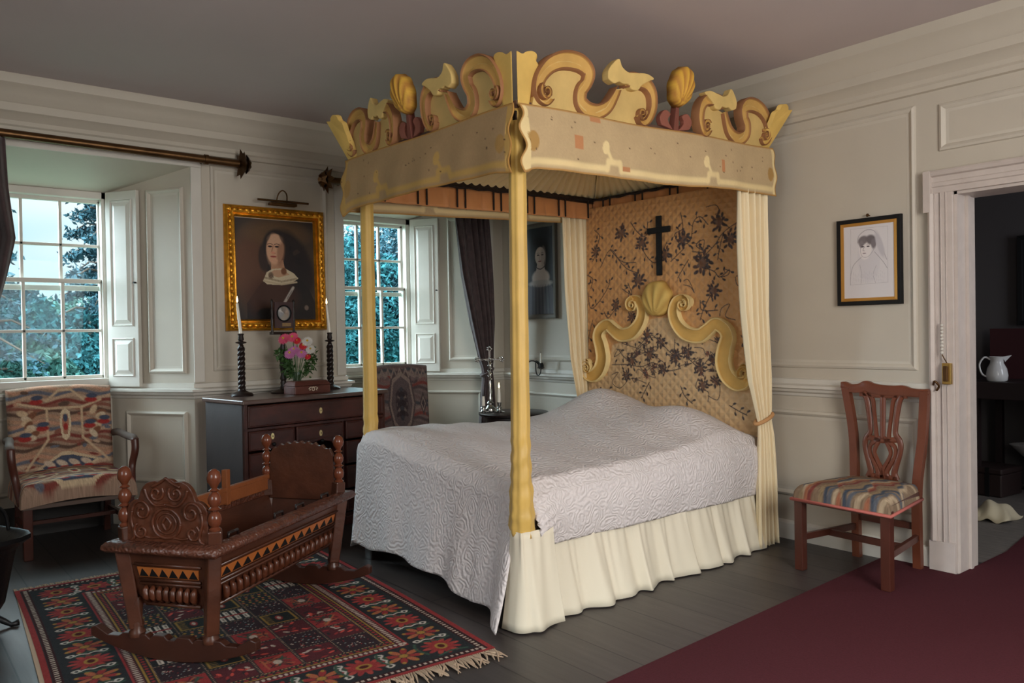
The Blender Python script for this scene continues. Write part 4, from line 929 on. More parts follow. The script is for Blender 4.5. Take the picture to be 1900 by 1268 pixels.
def sq2(m_, th, c1, c2, step):
    fr_(m_, th, c1)
    for q in np.arange(m_, L_ - m_, step):
        for y in (m_ + th / 2, W_ - m_ - th / 2): cv.ell(q, y, step * .28, th * .3, c2, .3)
    for q in np.arange(m_, W_ - m_, step):
        for x in (m_ + th / 2, L_ - m_ - th / 2): cv.ell(x, q, th * .3, step * .28, c2, .3)
sq2(.28, .035, wn, crm, .022); fr_(.318, .006, gd_); sq2(.326, .022, dk, rd, .03); fr_(.35, .005, gd_)
F0 = .357; cv.rect(F0, F0, L_ - F0, W_ - F0, dk)
nyc = 5; nxc = 9; cw = (L_ - 2 * F0) / nxc; chh = (W_ - 2 * F0) / nyc
for i in range(nxc):
    for j_ in range(nyc):
        x0, y0 = F0 + i * cw, F0 + j_ * chh; x1, y1 = x0 + cw, y0 + chh; cx, cy = (x0 + x1) / 2, (y0 + y1) / 2; kd = [0, 1, 3, 5, 4, 1, 0, 2, 3, 4][(i * 3 + j_ * 7 + (i * j_) % 2) % 10]; g_ = .008
        cv.rect(x0 + g_, y0 + g_, x1 - g_, y1 - g_, [dk, wn, (44, 48, 48), rd, (52, 40, 44), (40, 44, 44)][kd])
        if kd == 0:       # white bars
            for q in range(4):
                yy_ = y0 + .018 + q * (chh - .03) / 4; cv.rect(x0 + .015, yy_, x1 - .015, yy_ + .021, (198, 184, 170))
                for z_ in np.arange(x0 + .02, x1 - .02, .014): cv.rect(z_, yy_ + .005, z_ + .007, yy_ + .014, (50, 34, 34))
            cv.rect(cx - .008, y0 + g_, cx + .008, y1 - g_, rd)
        elif kd == 1:
            for q in range(14): cv.ell(rng.uniform(x0 + .02, x1 - .02), rng.uniform(y0 + .02, y1 - .02), .014, .006, [rd, (190, 80, 70), crm, dk][q % 4], .3, rng.uniform(0, 3))
        elif kd == 2:
            for a in range(5):
                for c in range(5): cv.ell(x0 + .025 + a * (cw - .05) / 4, y0 + .02 + c * (chh - .04) / 4 + (.007 if a % 2 else 0), .009, .006, org if (a + c) % 2 else gd_, .3)
        elif kd == 3:
            for q in range(16): cv.line([(rng.uniform(x0 + .02, x1 - .02), rng.uniform(y0 + .02, y1 - .02)) for _ in range(3)], .007, [dk, org, gn, wn][q % 4])
            cv.ell(cx, cy, .02, .015, crm, .3)
        elif kd == 4:
            for q in range(40): cv.rect(*(lambda a, c: (a, c, a + .008, c + .006))(rng.uniform(x0 + .014, x1 - .022), rng.uniform(y0 + .014, y1 - .02)), [crm, rd, (120, 130, 130)][q % 3])
        else:
            fr5 = [(x0 + .02, y0 + .018), (x1 - .02, y0 + .018), (x1 - .02, y1 - .018), (x0 + .02, y1 - .018), (x0 + .02, y0 + .018)]; cv.line(fr5, .008, gd_); [cv.line([(x0 + .03 + q * .018, y1 - .02), (x0 + .034 + q * .018, y1 - .05)], .004, gd_) for q in range(7)]
            cv.ell(cx, cy, .03, .014, rd, .2); cv.ell(cx, cy, .018, .007, crm, .2)
for i in range(nxc + 1): 
    x = F0 + i * cw; cv.line([(x, F0), (x, W_ - F0)], .005, (150, 120, 100))
    for q in np.arange(F0, W_ - F0, .016): cv.rect(x - .004, q, x + .004, q + .007, dk)
for j_ in range(nyc + 1): 
    y = F0 + j_ * chh; cv.line([(F0, y), (L_ - F0, y)], .005, (150, 120, 100))
    for q in np.arange(F0, L_ - F0, .016): cv.rect(q, y - .004, q + .007, y + .004, dk)
cv.noise(.10)
rug = thing('patterned_rug', 'fringed red and dark green oriental rug with a grid of small panels under the cradle', 'rug', (.86, -2.305, 0), math.radians(-3.8))
# local: x along 0..2.12, y 0..-1.55
RL = 2.13
cv.build('pile', rugm, lambda U, V: (U * RL, -V * rug_w + .02 * np.sin(U * 3), .011 + 0 * U), parent=rug)
MB().box(.004, -rug_w + .004, .001, RL - .004, -.004, .009).build('backing', fringe, rug)
fg = MB(); rng2 = np.random.default_rng(5)
for x0, sg in ((RL, 1), (0, -1)):
    for i in range(150):
        y = -rug_w * (i + .5) / 150; L2 = rng2.uniform(.06, .12) if sg > 0 else rng2.uniform(.03, .06); a = rng2.normal(0, .35); fg.tube([(x0, y, .008), (x0 + sg * L2 * .5, y + a * L2 * .4, .010), (x0 + sg * L2, y + a * L2, .006)], [.004, .005, .002], 5)
fg.build('fringe', fringe, rug, kind='stuff', label='cream wool fringe at both ends')

# ================================================================== CHIPPENDALE SIDE CHAIR
FLp, FRp, BRp, BLp = Vector((3.207, -.53)), Vector((3.693, -.565)), Vector((3.625, -.085)), Vector((3.281, -.07))
ch = thing('side_chair', 'mahogany side chair with a pierced splat and striped needlework seat by the doorway', 'chair', (3.45, -.31, 0))
def c3(p, z): return (p.x - 3.45, p.y + .31, z)
for p, h in ((FLp, .40), (FRp, .40)):
    MB().beam(c3(p, .010 if p is FRp else 0), c3(p, h), .048, .048, (0, 1, 0)).build('front_leg', mahogdk, ch, bevel=.004)
TL_, TR_ = Vector((3.235, -.066)), Vector((3.672, -.07))
for p, tp in ((BLp, TL_), (BRp, TR_)):
    mb = MB(); m_ = smoothpath([(p.x, p.y, .0 if p is BLp else .010), (p.x + (tp.x - p.x) * .05, p.y - .01, .42), (p.x + (tp.x - p.x) * .5, p.y + .015, .70), (tp.x, tp.y - .02, .955)], 5)
    for a, b_ in zip(m_[:-1], m_[1:]): mb.beam((a[0] - 3.45, a[1] + .31, a[2]), (b_[0] - 3.45, b_[1] + .31, b_[2] + .002), .042, .036, (0, 1, 0))
    mb.build('back_leg', mahog, ch, bevel=0, smooth=40)
def mid(a, b_, z): return c3(a.lerp(b_, .5), z)
for a, b_, z, w_ in ((FLp.lerp(BLp, .5), FRp.lerp(BRp, .5), .17, .035), (FLp, BLp, .175, .035), (FRp, BRp, .175, .035), (BLp, BRp, .23, .035)):
    MB().beam(c3(a, z), c3(b_, z), .022, w_, (0, 0, 1)).build('stretcher', mahogdk, ch, bevel=.002)
fs_ = MB(); 
for a, b_ in ((FLp, FRp), (FRp, BRp), (BRp, BLp), (BLp, FLp)): fs_.beam(c3(a, .395), c3(b_, .395), .035, .06, (0, 0, 1))
fs_.build('seat_rail', mahogdk, ch)
cv = Cv(1, 1, .012, (128, 108, 88)); 
for i in range(26):
    y = i / 26; c = [(126, 104, 84), (150, 96, 72), (88, 92, 100), (140, 120, 92), (120, 62, 56), (170, 150, 124), (66, 74, 86)][(i * 3) % 7]
    pts = [(u, y + .05 * math.sin(9 * u + i * .7) + .03 * math.sin(23 * u + i)) for u in np.linspace(-.05, 1.05, 40)]; cv.line([(p[0], p[1]) for p in pts], .034, c)
A_ = cv.a.transpose(1, 0, 2).copy(); cv.a = A_; cv.noise(.12)
def seatf(U, V):
    fl, fr, brr, bll = [np.array(c3(p, 0)) for p in (FLp + Vector((-.03, -.03)), FRp + Vector((.03, -.03)), BRp + Vector((.02, -.0)), BLp + Vector((-.02, -.0)))]
    fr_e = np.clip(np.minimum(np.minimum(U, 1 - U), np.minimum(V, 1 - V)) / .09, 0, 1); u = U; v = V
    x = (fl[0] * (1 - u) + fr[0] * u) * (1 - v) + (bll[0] * (1 - u) + brr[0] * u) * v; y = (fl[1] * (1 - u) + fr[1] * u) * (1 - v) + (bll[1] * (1 - u) + brr[1] * u) * v
    z = .378 + .085 * np.sqrt(1 - (1 - fr_e) ** 2) + .022 * np.sin(U * PI) * np.sin(V * PI)
    return x, y, z
seat = cv.build('seat', tap, seatf, parent=ch, label='needlework seat in zigzag stripes of rust, blue and cream')
pp = [c3(p, .382) for p in (FLp + Vector((-.034, -.034)), FRp + Vector((.034, -.034)), BRp + Vector((.024, .0)))]
mb = MB(); mb.tube([c3(BLp + Vector((-.024, 0)), .382), pp[0], pp[1], pp[2]], .009, 8); mb.build('piping', mat('coral braid', (176, 96, 86), .8), seat, smooth=180)
# crest rail and splat in the back plane
def bk(u, v, t_=0):    # crop pixel (2.757x from 1440,660) -> chair back plane
    f_ = (u - 372) / (830 - 372); z = .47 + (590 - v) / (590 - 150) * .50; x = TL_.x - .02 + f_ * (TR_.x - TL_.x + .04); y = -.108 + (z - .45) / .5 * .02
    return (x - 3.45, y + .31 - t_, z)
def rib(mb, pts, ws, th=.014, n=5):
    P = smoothpath(pts, n); m_ = len(P); Wd = np.interp(np.linspace(0, 1, m_), np.linspace(0, 1, len(ws)), ws) * (1.22 if th < .02 else 1.1); b0 = len(mb.v)
    for i in range(m_):
        d = P[min(i + 1, m_ - 1)] - P[max(i - 1, 0)]; d = d / (np.linalg.norm(d) + 1e-9); nn2 = np.array([-d[1], d[0]])
        for a, t_ in ((-.5, -th / 2), (-.5, th / 2 - .003), (-.38, th / 2), (.38, th / 2), (.5, th / 2 - .003), (.5, -th / 2)): q = P[i] + nn2 * a * Wd[i]; mb.v.append(bk(q[0], q[1], t_))
    for i in range(m_ - 1):
        for a in range(6): mb.f.append((b0 + i * 6 + a, b0 + (i + 1) * 6 + a, b0 + (i + 1) * 6 + (a + 1) % 6, b0 + i * 6 + (a + 1) % 6))
    mb.f.append(tuple(b0 + a for a in range(6))); mb.f.append(tuple(b0 + (m_ - 1) * 6 + a for a in range(6))[::-1])
mb = MB(); rib(mb, [(366, 148), (385, 150), (420, 163), (470, 160), (505, 148), (540, 158), (590, 165), (650, 165), (700, 163), (740, 170), (790, 172), (830, 165)], [26, 34, 36, 40, 46, 44, 44, 42, 44, 36, 34, 26], .026); mb.build('crest_rail', mahog, ch, smooth=45)
mb = MB()
for sg in (-1, 1):
    g = lambda L2: [(595 + sg * (x - 595), y) for x, y in L2]
    rib(mb, g([(478, 180), (505, 205), (518, 260), (526, 320), (528, 370), (508, 400), (500, 430), (506, 470), (522, 520), (532, 560), (522, 592)]), [16, 22, 22, 20, 20, 22, 20, 20, 22, 24, 30])
    rib(mb, g([(515, 180), (540, 215), (548, 270), (556, 330), (562, 385), (560, 410)]), [14, 16, 15, 14, 16, 20])
    rib(mb, g([(590, 395), (555, 415), (528, 440), (530, 480), (552, 520), (572, 560), (565, 592)]), [18, 18, 14, 14, 16, 18, 26])
    rib(mb, g([(583, 405), (560, 440), (552, 470), (570, 510), (590, 545), (594, 592)]), [12, 16, 14, 14, 16, 22])
rib(mb, [(595, 180), (595, 400)], [24, 20]); rib(mb, [(515, 398), (595, 408), (675, 398)], [22, 22, 22]); rib(mb, [(470, 182), (595, 190), (720, 182)], [30, 22, 30]); rib(mb, [(520, 585), (675, 585)], [22, 22])
mb.build('splat', mahog, ch, smooth=45)

# ================================================================== TAPESTRY CHAIRS
def tapestry_back(dull):
    base = (150, 124, 106) if not dull else (104, 88, 84); cv = Cv(420, 350, 3, base)
    cols = [(176, 132, 108), (90, 70, 60), (120, 62, 54), (96, 98, 108), (164, 128, 104), (130, 84, 70), (178, 150, 126)]
    if dull: cols = [(96, 78, 76), (74, 62, 62), (110, 84, 80), (66, 66, 70), (92, 80, 78), (110, 58, 52), (118, 102, 96)]
    for i in range(18):
        y = 10 + i * 19; cv.line([(x, y + 8 * math.sin(x / 28 + i)) for x in range(-10, 430, 10)], 12, cols[(i * 3) % 7])
    for i in range(30): cv.ell(rng.uniform(0, 420), rng.uniform(0, 350), rng.uniform(8, 22), rng.uniform(4, 9), cols[i % 7], .3, rng.uniform(-.4, .4))
    lt = (190, 164, 134) if not dull else (122, 106, 98); bl = (70, 76, 92) if not dull else (60, 58, 62); rd2 = (150, 52, 48) if not dull else (112, 44, 42)
    if not dull:
        for pts in ([(40, 60), (150, 90), (150, 210), (60, 320)], [(370, 60), (290, 90), (290, 210), (400, 310)], [(150, 90), (290, 90)], [(150, 60), (200, 20), (250, 20), (300, 60)]): cv.line(pts, 9, lt)
        for sx in (85, 350):
            for q in range(9): cv.ell(sx + rng.normal(0, 14), 100 + q * 12, 18, 10, [lt, (120, 80, 60), (196, 176, 150)][q % 3], .4, rng.uniform(-1, 1))
        cv.poly([(205, 105), (222, 92), (240, 105), (246, 150), (236, 205), (222, 220), (206, 205), (198, 150)], (200, 180, 150)); cv.poly([(212, 115), (232, 115), (236, 150), (228, 195), (214, 195), (208, 150)], (160, 110, 90))
        cv.ell(222, 130, 8, 14, bl, .3); cv.ell(222, 165, 8, 12, rd2, .3)
        cv.poly([(100, 320), (200, 262), (240, 262), (365, 300), (260, 345), (140, 345)], (190, 168, 138)); cv.poly([(120, 318), (200, 275), (240, 275), (340, 302), (255, 335), (150, 335)], bl)
        for q in (150, 200, 250, 300): cv.ell(q, 305, 20, 9, (190, 170, 150), .4, .4); cv.ell(q + 10, 322, 16, 6, rd2, .4)
        for x_, y_ in ((130, 165), (320, 165), (60, 200), (380, 150), (110, 60), (330, 60)): cv.ell(x_, y_, 22, 9, rd2, .4); cv.ell(x_ + 4, y_ - 16, 20, 8, bl, .4)
    else:
        P = lambda s: [(215 + s * x, 170 + s * y) for x, y in ((0, -130), (60, -100), (85, 0), (60, 80), (0, 130), (-60, 80), (-85, 0), (-60, -100))]
        for s, c in ((1.18, (76, 64, 64)), (1.05, lt), (.9, (84, 72, 72)), (.55, (70, 60, 60)), (.45, (110, 96, 90))): cv.poly(P(s), c)
        for q, (w_, h_) in enumerate(((10, 10), (24, 12), (14, 10), (30, 16), (14, 10), (24, 12), (10, 10))): cv.ell(215, 110 + q * 20, w_, h_, [bl, (52, 44, 46)][q % 2], .3)
        for sg in (-1, 1):
            for q in range(4): cv.ell(215 + sg * 30, 125 + q * 30, 12, 7, (60, 50, 52), .3, sg * .6)
        for x_ in (60, 370):
            for s, c in ((26, (68, 58, 58)), (18, lt), (11, (60, 52, 54))): cv.poly([(x_, 170 - s * 2), (x_ + s, 170), (x_, 170 + s * 2), (x_ - s, 170)], c)
        for q in range(10): cv.line([(q * 42, 350), (q * 42 + 21, 305), (q * 42 + 42, 350)], 9, rd2 if q % 2 else lt); cv.line([(q * 42, 20), (q * 42 + 21, 55), (q * 42 + 42, 20)], 8, lt)
    cv.noise(.12); return cv
def armchair(loc, rz, lab, dull, arms, w, hb_, tilt, group=None, name='armchair'):
    """faces local +x"""
    t_ = thing(name, lab, 'chair', loc, rz, group); hw = w / 2; cv = tapestry_back(dull); sd = .54
    def bf(U, V):
        e = np.minimum(np.minimum(U, 1 - U) * w, np.minimum(V, 1 - V) * .55) ; r_ = np.sqrt(np.clip(1 - (1 - np.clip(e / .035, 0, 1)) ** 2, 0, 1)); y = (U - .5) * w * (1 - .03 * V); z = hb_ + (-hb_ + .42) * V + .018 * np.sin(U * PI) * (1 - V)
        return -.20 - tilt * (z - .42) / .6 + .045 * r_, y, z
    # local +x faces the viewer; the pattern runs left to right as seen from the front (y increasing to the viewer's right)
    bk_ = cv.build('backrest', tap, bf, parent=t_, label='tapestry backrest')
    bb = MB(); vs = []
    for z in (.40, hb_):
        x = -.20 - tilt * (z - .42) / .6
        for dx, sy in ((-.05, -1), (.0, -1), (.0, 1), (-.05, 1)): vs.append((x + dx, sy * hw * (.985 if z > .5 else .955), z))
    bb.add(vs, [(3, 2, 1, 0), (4, 5, 6, 7), (0, 1, 5, 4), (1, 2, 6, 5), (2, 3, 7, 6), (3, 0, 4, 7)]); bb.build('back_pad', mat('dull brown upholstery', (96, 80, 72), .9), t_, bevel=.01)
    cs_ = tapestry_back(dull)
    def sf(U, V):
        e = np.minimum(np.minimum(U, 1 - U) * w, (1 - V) * sd); z = .44 - .13 * (1 - np.sqrt(np.clip(1 - (1 - np.clip(e / .04, 0, 1)) ** 2, 0, 1))) + .03 * np.sin(U * PI)
        return -.20 + V * sd, (U - .5) * (w + .02), z
    cs_.a = cs_.a[::-1].copy() if 0 else cs_.a; s_ = cs_.build('seat', tap, sf, parent=t_, label='tapestry seat')
    MB().box(-.21, -hw, .30, sd - .215, hw, .325).build('seat_rail', MATS['dull brown upholstery'], t_, bevel=.004)
    for sy in (-1, 1):
        MB().beam((sd - .25, sy * (hw - .03), 0), (sd - .25, sy * (hw - .03), .31), .05, .05, (0, 1, 0)).build('front_leg', mahogdk, t_, bevel=.004)
        MB().beam((-.24, sy * (hw - .05), 0), (-.20, sy * (hw - .05), .32), .04, .04, (0, 1, 0)).build('back_leg', mahogdk, t_, bevel=.004)
        MB().beam((-.22, sy * (hw - .04), .16), (sd - .25, sy * (hw - .03), .16), .022, .03).build('stretcher', mahogdk, t_)
        if arms:
            a_ = t_; y = sy * (hw + .005); P = smoothpath([(-.25, y, .66), (-.1, y, .675), (.05, y + sy * .02, .66), (.16, y + sy * .03, .655), (.19, y + sy * .03, .63)], 5)
            MB().tube([tuple(p) for p in P], [.024] * len(P), 10).build('arm_pad' if 0 else 'armrest', MATS['dull brown upholstery'], t_, smooth=180)
            P = smoothpath([(.19, y + sy * .03, .655), (.20, y + sy * .028, .58), (.185, y + sy * .012, .48), (.23, y - sy * .0, .38), (.26, y - sy * .01, .32)], 5)
            MB().tube([tuple(p) for p in P], list(np.linspace(.024, .02, len(P))), 10).build('arm_support', mahogdk, t_, smooth=180)
    MB().beam((.0, -hw + .03, .16), (.0, hw - .03, .16), .03, .022).build('stretcher', mahogdk, t_)
    return t_
armchair((-.20, -3.415, 0), 0.0, 'low open armchair covered in red blue and cream tapestry under the left window', False, True, .62, .985, .10)
armchair((.30, -1.165, 0), math.radians(-9), 'grey brown tapestry chair standing between the desk and the bed', True, False, .50, 1.05, .06)

# ================================================================== KNEEHOLE DESK
da = math.radians(9); dsk = thing('kneehole_desk', 'walnut kneehole desk with many small drawers between the two windows', 'desk', (.206, -2.69, 0), da)
DW, DD, DH = 1.10, .50, .91     # local x = depth (front at x=DD), y = width
b_ = MB(); b_.box(-.0, -.02, DH - .028, DD + .02, DW + .02, DH); dtop = b_.build('desk_top', mat('worn desk top', (84, 66, 60), .28, var=.25, vscale=6), dsk, bevel=.006)
b_ = MB(); b_.box(.01, 0, .06, DD - .01, .018, DH - .028); b_.build('side_panel', walnutside, dsk); b_ = MB(); b_.box(.01, DW - .018, .06, DD - .01, DW, DH - .028); b_.build('side_panel', walnutside, dsk)
b_ = MB(); b_.box(0.01, 0.018, .06, .03, DW - .018, DH - .028); b_.box(.03, .018, .715, DD - .012, DW - .018, .73); b_.box(.03, .018, .06, DD - .012, .36, .08); b_.box(.03, .73, .06, DD - .012, DW - .018, .08)
b_.box(.03, .345, .06, DD - .012, .36, .715); b_.box(.03, .735, .06, DD - .012, .75, .715); b_.box(DD - .03, 0, .06, DD, .02, DH - .028); b_.box(DD - .03, DW - .02, .06, DD, DW, DH - .028); b_.box(DD - .02, .0, .715, DD, DW, .73)
b_.build('carcass', walnut, dsk)
for y in (.0, DW - .36): MB().box(.02, y, 0, DD + .01, y + .36, .06).build('plinth', walnut, dsk, bevel=.004)
def drawer(y0, y1, z0, z1, knob=True, arched=False):
    m_ = MB()
    if arched:
        pts = [(y0, z1), (y0, z0), (y0 + .05, z0 + .0), (y0 + .10, z0 + .035), ((y0 + y1) / 2, z0 + .05), (y1 - .10, z0 + .035), (y1 - .05, z0), (y1, z0), (y1, z1)]; m_.prism([(DD - .02, y, z) for y, z in pts], (.028, 0, 0))
    else: m_.box(DD - .02, y0, z0, DD + .008, y1, z1)
    d = m_.build('drawer', walnut, dsk, bevel=.004); cy, cz = (y0 + y1) / 2, (z0 + z1) / 2 + (.02 if knob else 0)
    fr = frame3((DD + .008, 0, 0), (0, 1, 0), (0, 0, 1), (y0 + .003, z0 + (.003 if not arched else .06), y1 - .003, z1 - .003), [(0, 0), (.003, .004), (.007, .004), (.01, 0)]); fr.build('moulding', walnut, d)
    e = MB().lathe([(.0, 0), (.015, 0), (.015, .003), (.0, .004)], (DD + .009, cy, cz), 14, Matrix(((0, 0, 1), (.75, 0, 0), (0, 1.35, 0)))); e.build('keyhole_plate', mat('pale bone', (214, 196, 140), .4), d, label='pale oval keyhole plate')
    MB().lathe([(.003, 0), (.003, .003)], (DD + .012, cy, cz), 8, Matrix(((0, 0, 1), (1, 0, 0), (0, 1.6, 0)))).build('keyhole', black, d)
    if knob: MB().lathe([(.006, 0), (.005, .008), (.012, .014), (.013, .022), (.006, .030), (.001, .031)], (DD + .008, cy, cz - .05), 12, Matrix(((0, 0, 1), (1, 0, 0), (0, 1, 0)))).build('knob', black, d, smooth=180, label='round black knob')
drawer(.022, DW - .022, .735, .872, False)
drawer(.024, .35, .59, .712); drawer(.365, .73, .555, .712, True, True); drawer(.755, DW - .024, .59, .712)
for y0, y1 in ((.024, .35), (.755, DW - .024)):
    for z0, z1 in ((.42, .575), (.25, .405), (.09, .235)): drawer(y0, y1, z0, z1)
dM = Matrix.Translation((.206, -2.69, 0)) @ Matrix.Rotation(da, 4, 'Z')
def dp(x, y, z=DH): p = dM @ Vector((x, y, z)); return (p.x, p.y, p.z)

# barley twist candlesticks
def barley(n=60, z0=.05, z1=.36, r=.014): return [(r, z0 + (z1 - z0) * i / n) for i in range(n + 1)]
def twistmesh(mb, x, y, z0, z1, r, turns=6, n=110):
    P = [(x, y, z0 + (z1 - z0) * i / n) for i in range(n + 1)]
    for ph in (0, PI):
        mb.tube([(x + r * .45 * math.cos(ph + turns * PI * 2 * i / n), y + r * .45 * math.sin(ph + turns * 2 * PI * i / n), z0 + (z1 - z0) * i / n) for i in range(n + 1)], r * .62, 8)
def candle(loc, h, r, lab, lean=(0, 0), lit=True, name='white_candle', grp=None):
    c = thing(name, lab, 'candle', loc, 0, grp); MB().tube([(0, 0, 0), (lean[0] * .5, lean[1] * .5, h * .5), (lean[0], lean[1], h)], [r, r * .95, r * .7], 12).build('wax', wax, c, smooth=60)
    MB().tube([(lean[0], lean[1], h), (lean[0], lean[1], h + .012)], .0012, 5).build('wick', black, c)
    if lit: MB().lathe([(.001, 0), (.006, .01), (.006, .018), (.003, .034), (.0005, .045)], (lean[0], lean[1], h + .004), 10).build('flame', flame, c, smooth=180)
    return c
def candlestick(pos, lab, clab):
    c = thing('twisted_candlestick', lab, 'candlestick', pos, 0, None)
    MB().lathe([(.072, 0), (.074, .008), (.066, .018), (.045, .026), (.028, .034), (.022, .048)], (0, 0, 0), 8 * 3, None).build('base', darkwood, c, smooth=45)
    mb = MB(); twistmesh(mb, 0, 0, .04, .33, .024, 4.5); mb.build('stem', darkwood, c, smooth=180)
    MB().lathe([(.012, .325), (.017, .335), (.012, .345), (.034, .352), (.036, .358), (.014, .364), (.020, .375), (.016, .40), (.021, .413), (.012, .416)]).build('drip_pan', darkwood, c, smooth=45)
    candle((pos[0], pos[1], pos[2] + .417), .20, .0105, clab, (-.012 if 0 else 0, -.02))
candlestick(dp(.13, .195), 'dark barley twist candlestick on the left end of the desk', 'lit white taper in the left candlestick on the desk')
candlestick(dp(.13, .90), 'dark barley twist candlestick on the right end of the desk', 'lit white taper in the right candlestick beside the second window')
# mirror / optical viewer on a twisted pole
mr = thing('table_lens_mirror', 'round glass in a small dark wooden frame on a turned pole behind the flowers', 'table mirror', dp(.13, .51), da)
MB().lathe([(.085, 0), (.088, .008), (.07, .016), (.03, .026), (.018, .05), (.022, .07), (.016, .09)], n=24).build('base', darkwood, mr, smooth=45)
MB().lathe([(.018, .085), (.024, .10), (.016, .13), (.022, .17), (.023, .24), (.015, .28), (.020, .31), (.014, .34), (.014, .41)]).build('pole', darkwood, mr, smooth=60)
b_ = MB(); b_.box(-.012, -.095, .405, .03, .095, .425); b_.build('shelf', darkwood, mr, bevel=.003)
for sy in (-1, 1): MB().lathe([(.008, .42), (.010, .43), (.006, .44), (.010, .47), (.011, .50), (.006, .53), (.009, .56), (.005, .60), (.009, .625), (.009, .64), (.002, .65)], (.01, sy * .085, 0), 12).build('upright', darkwood, mr, smooth=60)
# square front with round hole
fr = MB(); n_ = 48; vs = []
for r_, x in (('s', .012), ('c', .012), ('c', .024), ('s', .024)):
    for i in range(n_):
        a = 2 * PI * i / n_
        if r_ == 'c': vs.append((x, .053 * math.cos(a), .552 + .053 * math.sin(a)))
        else: q = max(abs(math.cos(a)), abs(math.sin(a))); vs.append((x, .072 * math.cos(a) / q, .54 + .09 * math.sin(a) / q))
fr.add(vs, [(r_ * n_ + i, r_ * n_ + (i + 1) % n_, ((r_ + 1) % 4) * n_ + (i + 1) % n_, ((r_ + 1) % 4) * n_ + i) for r_ in range(4) for i in range(n_)]); fr.build('frame', mat('grey brown mirror frame', (74, 56, 58), .4, var=.15), mr)
MB().tube([(.026, .054 * math.cos(a), .552 + .054 * math.sin(a)) for a in np.linspace(0, 2 * PI, 33)], .005, 8).build('ring', black, mr, smooth=180)
MB().lathe([(.0, .014), (.052, .008), (.052, 0), (0, 0)], (.012, 0, .552), 28, Matrix(((0, 0, 1), (1, 0, 0), (0, 1, 0)))).build('glass', mat('silvery lens', (206, 210, 214), .12, .7, var=.15, vscale=12), mr, smooth=60)
b_ = MB(); b_.box(.024, -.02, .462, .030, .05, .485); b_.build('small_panel', silver, mr)
# wooden casket
cx = thing('wooden_casket', 'small brown wooden casket with a pale inlaid motif at the front of the desk', 'box', dp(.32, .575), da)
MB().box(-.07, -.14, 0, .07, .14, .055).build('box', mat('leathery brown wood', (92, 50, 42), .45, bump=.3, bscale=40, var=.2), cx, bevel=.005)
b_ = MB(); vs = [(-.074, -.144, .057), (.074, -.144, .057), (.074, .144, .057), (-.074, .144, .057), (-.05, -.125, .088), (.05, -.125, .088), (.05, .125, .088), (-.05, .125, .088)]
b_.add(vs, [(3, 2, 1, 0), (4, 5, 6, 7), (0, 1, 5, 4), (1, 2, 6, 5), (2, 3, 7, 6), (3, 0, 4, 7)]); b_.build('lid', MATS['leathery brown wood'], cx, bevel=.004)
b_ = MB()
for sg in (-1, 1): b_.tube([(.072, sg * y, z) for y, z in smoothpath([(.0, .04), (.02, .045), (.035, .035), (.022, .03), (.03, .022)], 4)], .003, 6)
b_.tube([(.072, .010 * math.cos(a), .033 + .014 * math.sin(a)) for a in np.linspace(0, 2 * PI, 12)], .003, 6); b_.build('inlaid_motif', mat('ivory inlay', (206, 190, 170), .5), cx)
# flowers
vs_ = thing('glass_vase', 'small clear glass vase holding the flowers on the desk', 'vase', dp(.25, .54)); 
MB().lathe([(.024, .0), (.028, .004), (.026, .03), (.024, .07), (.030, .11), (.038, .145), (.036, .145), (.028, .11), (.021, .07), (.022, .02), (.001, .015)], n=24).build('glass', vase_m, vs_, smooth=60)
MB().lathe([(.001, .014), (.020, .016), (.019, .07), (.001, .072)], n=16).build('water', vase_m, vs_, smooth=60)
vp = Vector(dp(.25, .54)); right = Vector((0.63, .776, 0)); tocam = Vector((.776, -.63, 0))
def bloom(dx, dz, r, m_, lab, petals=22, toc=.03, grp=None):
    head = vp + right * dx + Vector((0, 0, dz)) + tocam * toc; base = vp + Vector((0, 0, .03)); t_ = thing('cut_flower', lab, 'flower', base, 0, grp); h = head - base
    MB().tube([(0, 0, 0), tuple(h * .35 + Vector((0, 0, .03))), tuple(h)], .0028, 6).build('stem', stemm, t_)
    fc = (tocam + Vector((0, 0, .55)) + right * dx * 2).normalized(); q = fc.to_track_quat('Z', 'Y').to_matrix(); mb = MB()
    for ring_, (rr, lift, cnt) in enumerate(((1, .0, petals), (.78, .006, petals - 4), (.5, .012, petals - 9))):
        for i in range(cnt):
            a = 2 * PI * (i + .5 * ring_) / cnt; d = Vector((math.cos(a), math.sin(a), 0)); s_ = Vector((-math.sin(a), math.cos(a), 0)) * r * .16
            pts = [Vector((0, 0, lift)), d * rr * r * .6 + s_ + Vector((0, 0, lift + .004)), d * rr * r + Vector((0, 0, lift - .002)), d * rr * r * .6 - s_ + Vector((0, 0, lift + .004))]
            mb.add([tuple(q @ p + h) for p in pts], [(0, 1, 2, 3)])
    mb.build('petals', m_, t_, solid=.001); MB().ball(tuple(h + fc * .012), r * .22, 6).build('centre', mat('flower centre', (196, 160, 60), .8), t_, smooth=180)
for dx, dz, r, m_, lab in ((-.075, .375, .045, pink, 'large pink bloom at the upper left of the bunch'), (-.015, .385, .042, pink, 'large pink bloom at the top of the bunch just under the round mirror'), (.015, .36, .030, red, 'small red bloom tucked below the top pink ones'), (.055, .325, .032, red, 'red bloom in the middle right of the bunch'),
                           (.085, .355, .040, whitep, 'white bloom at the upper right of the bunch'), (.105, .30, .036, whitep, 'white bloom at the right edge of the bunch'), (-.035, .275, .046, lilac, 'mauve bloom at the lower left of the bunch'), (.045, .275, .042, lilac, 'mauve bloom at the lower middle of the bunch'), (.085, .25, .024, red, 'smallest red bloom low on the right of the bunch'), (-.005, .30, .036, lilac, 'mauve bloom in the centre of the bunch')):
    bloom(dx, dz, r, m_, lab)
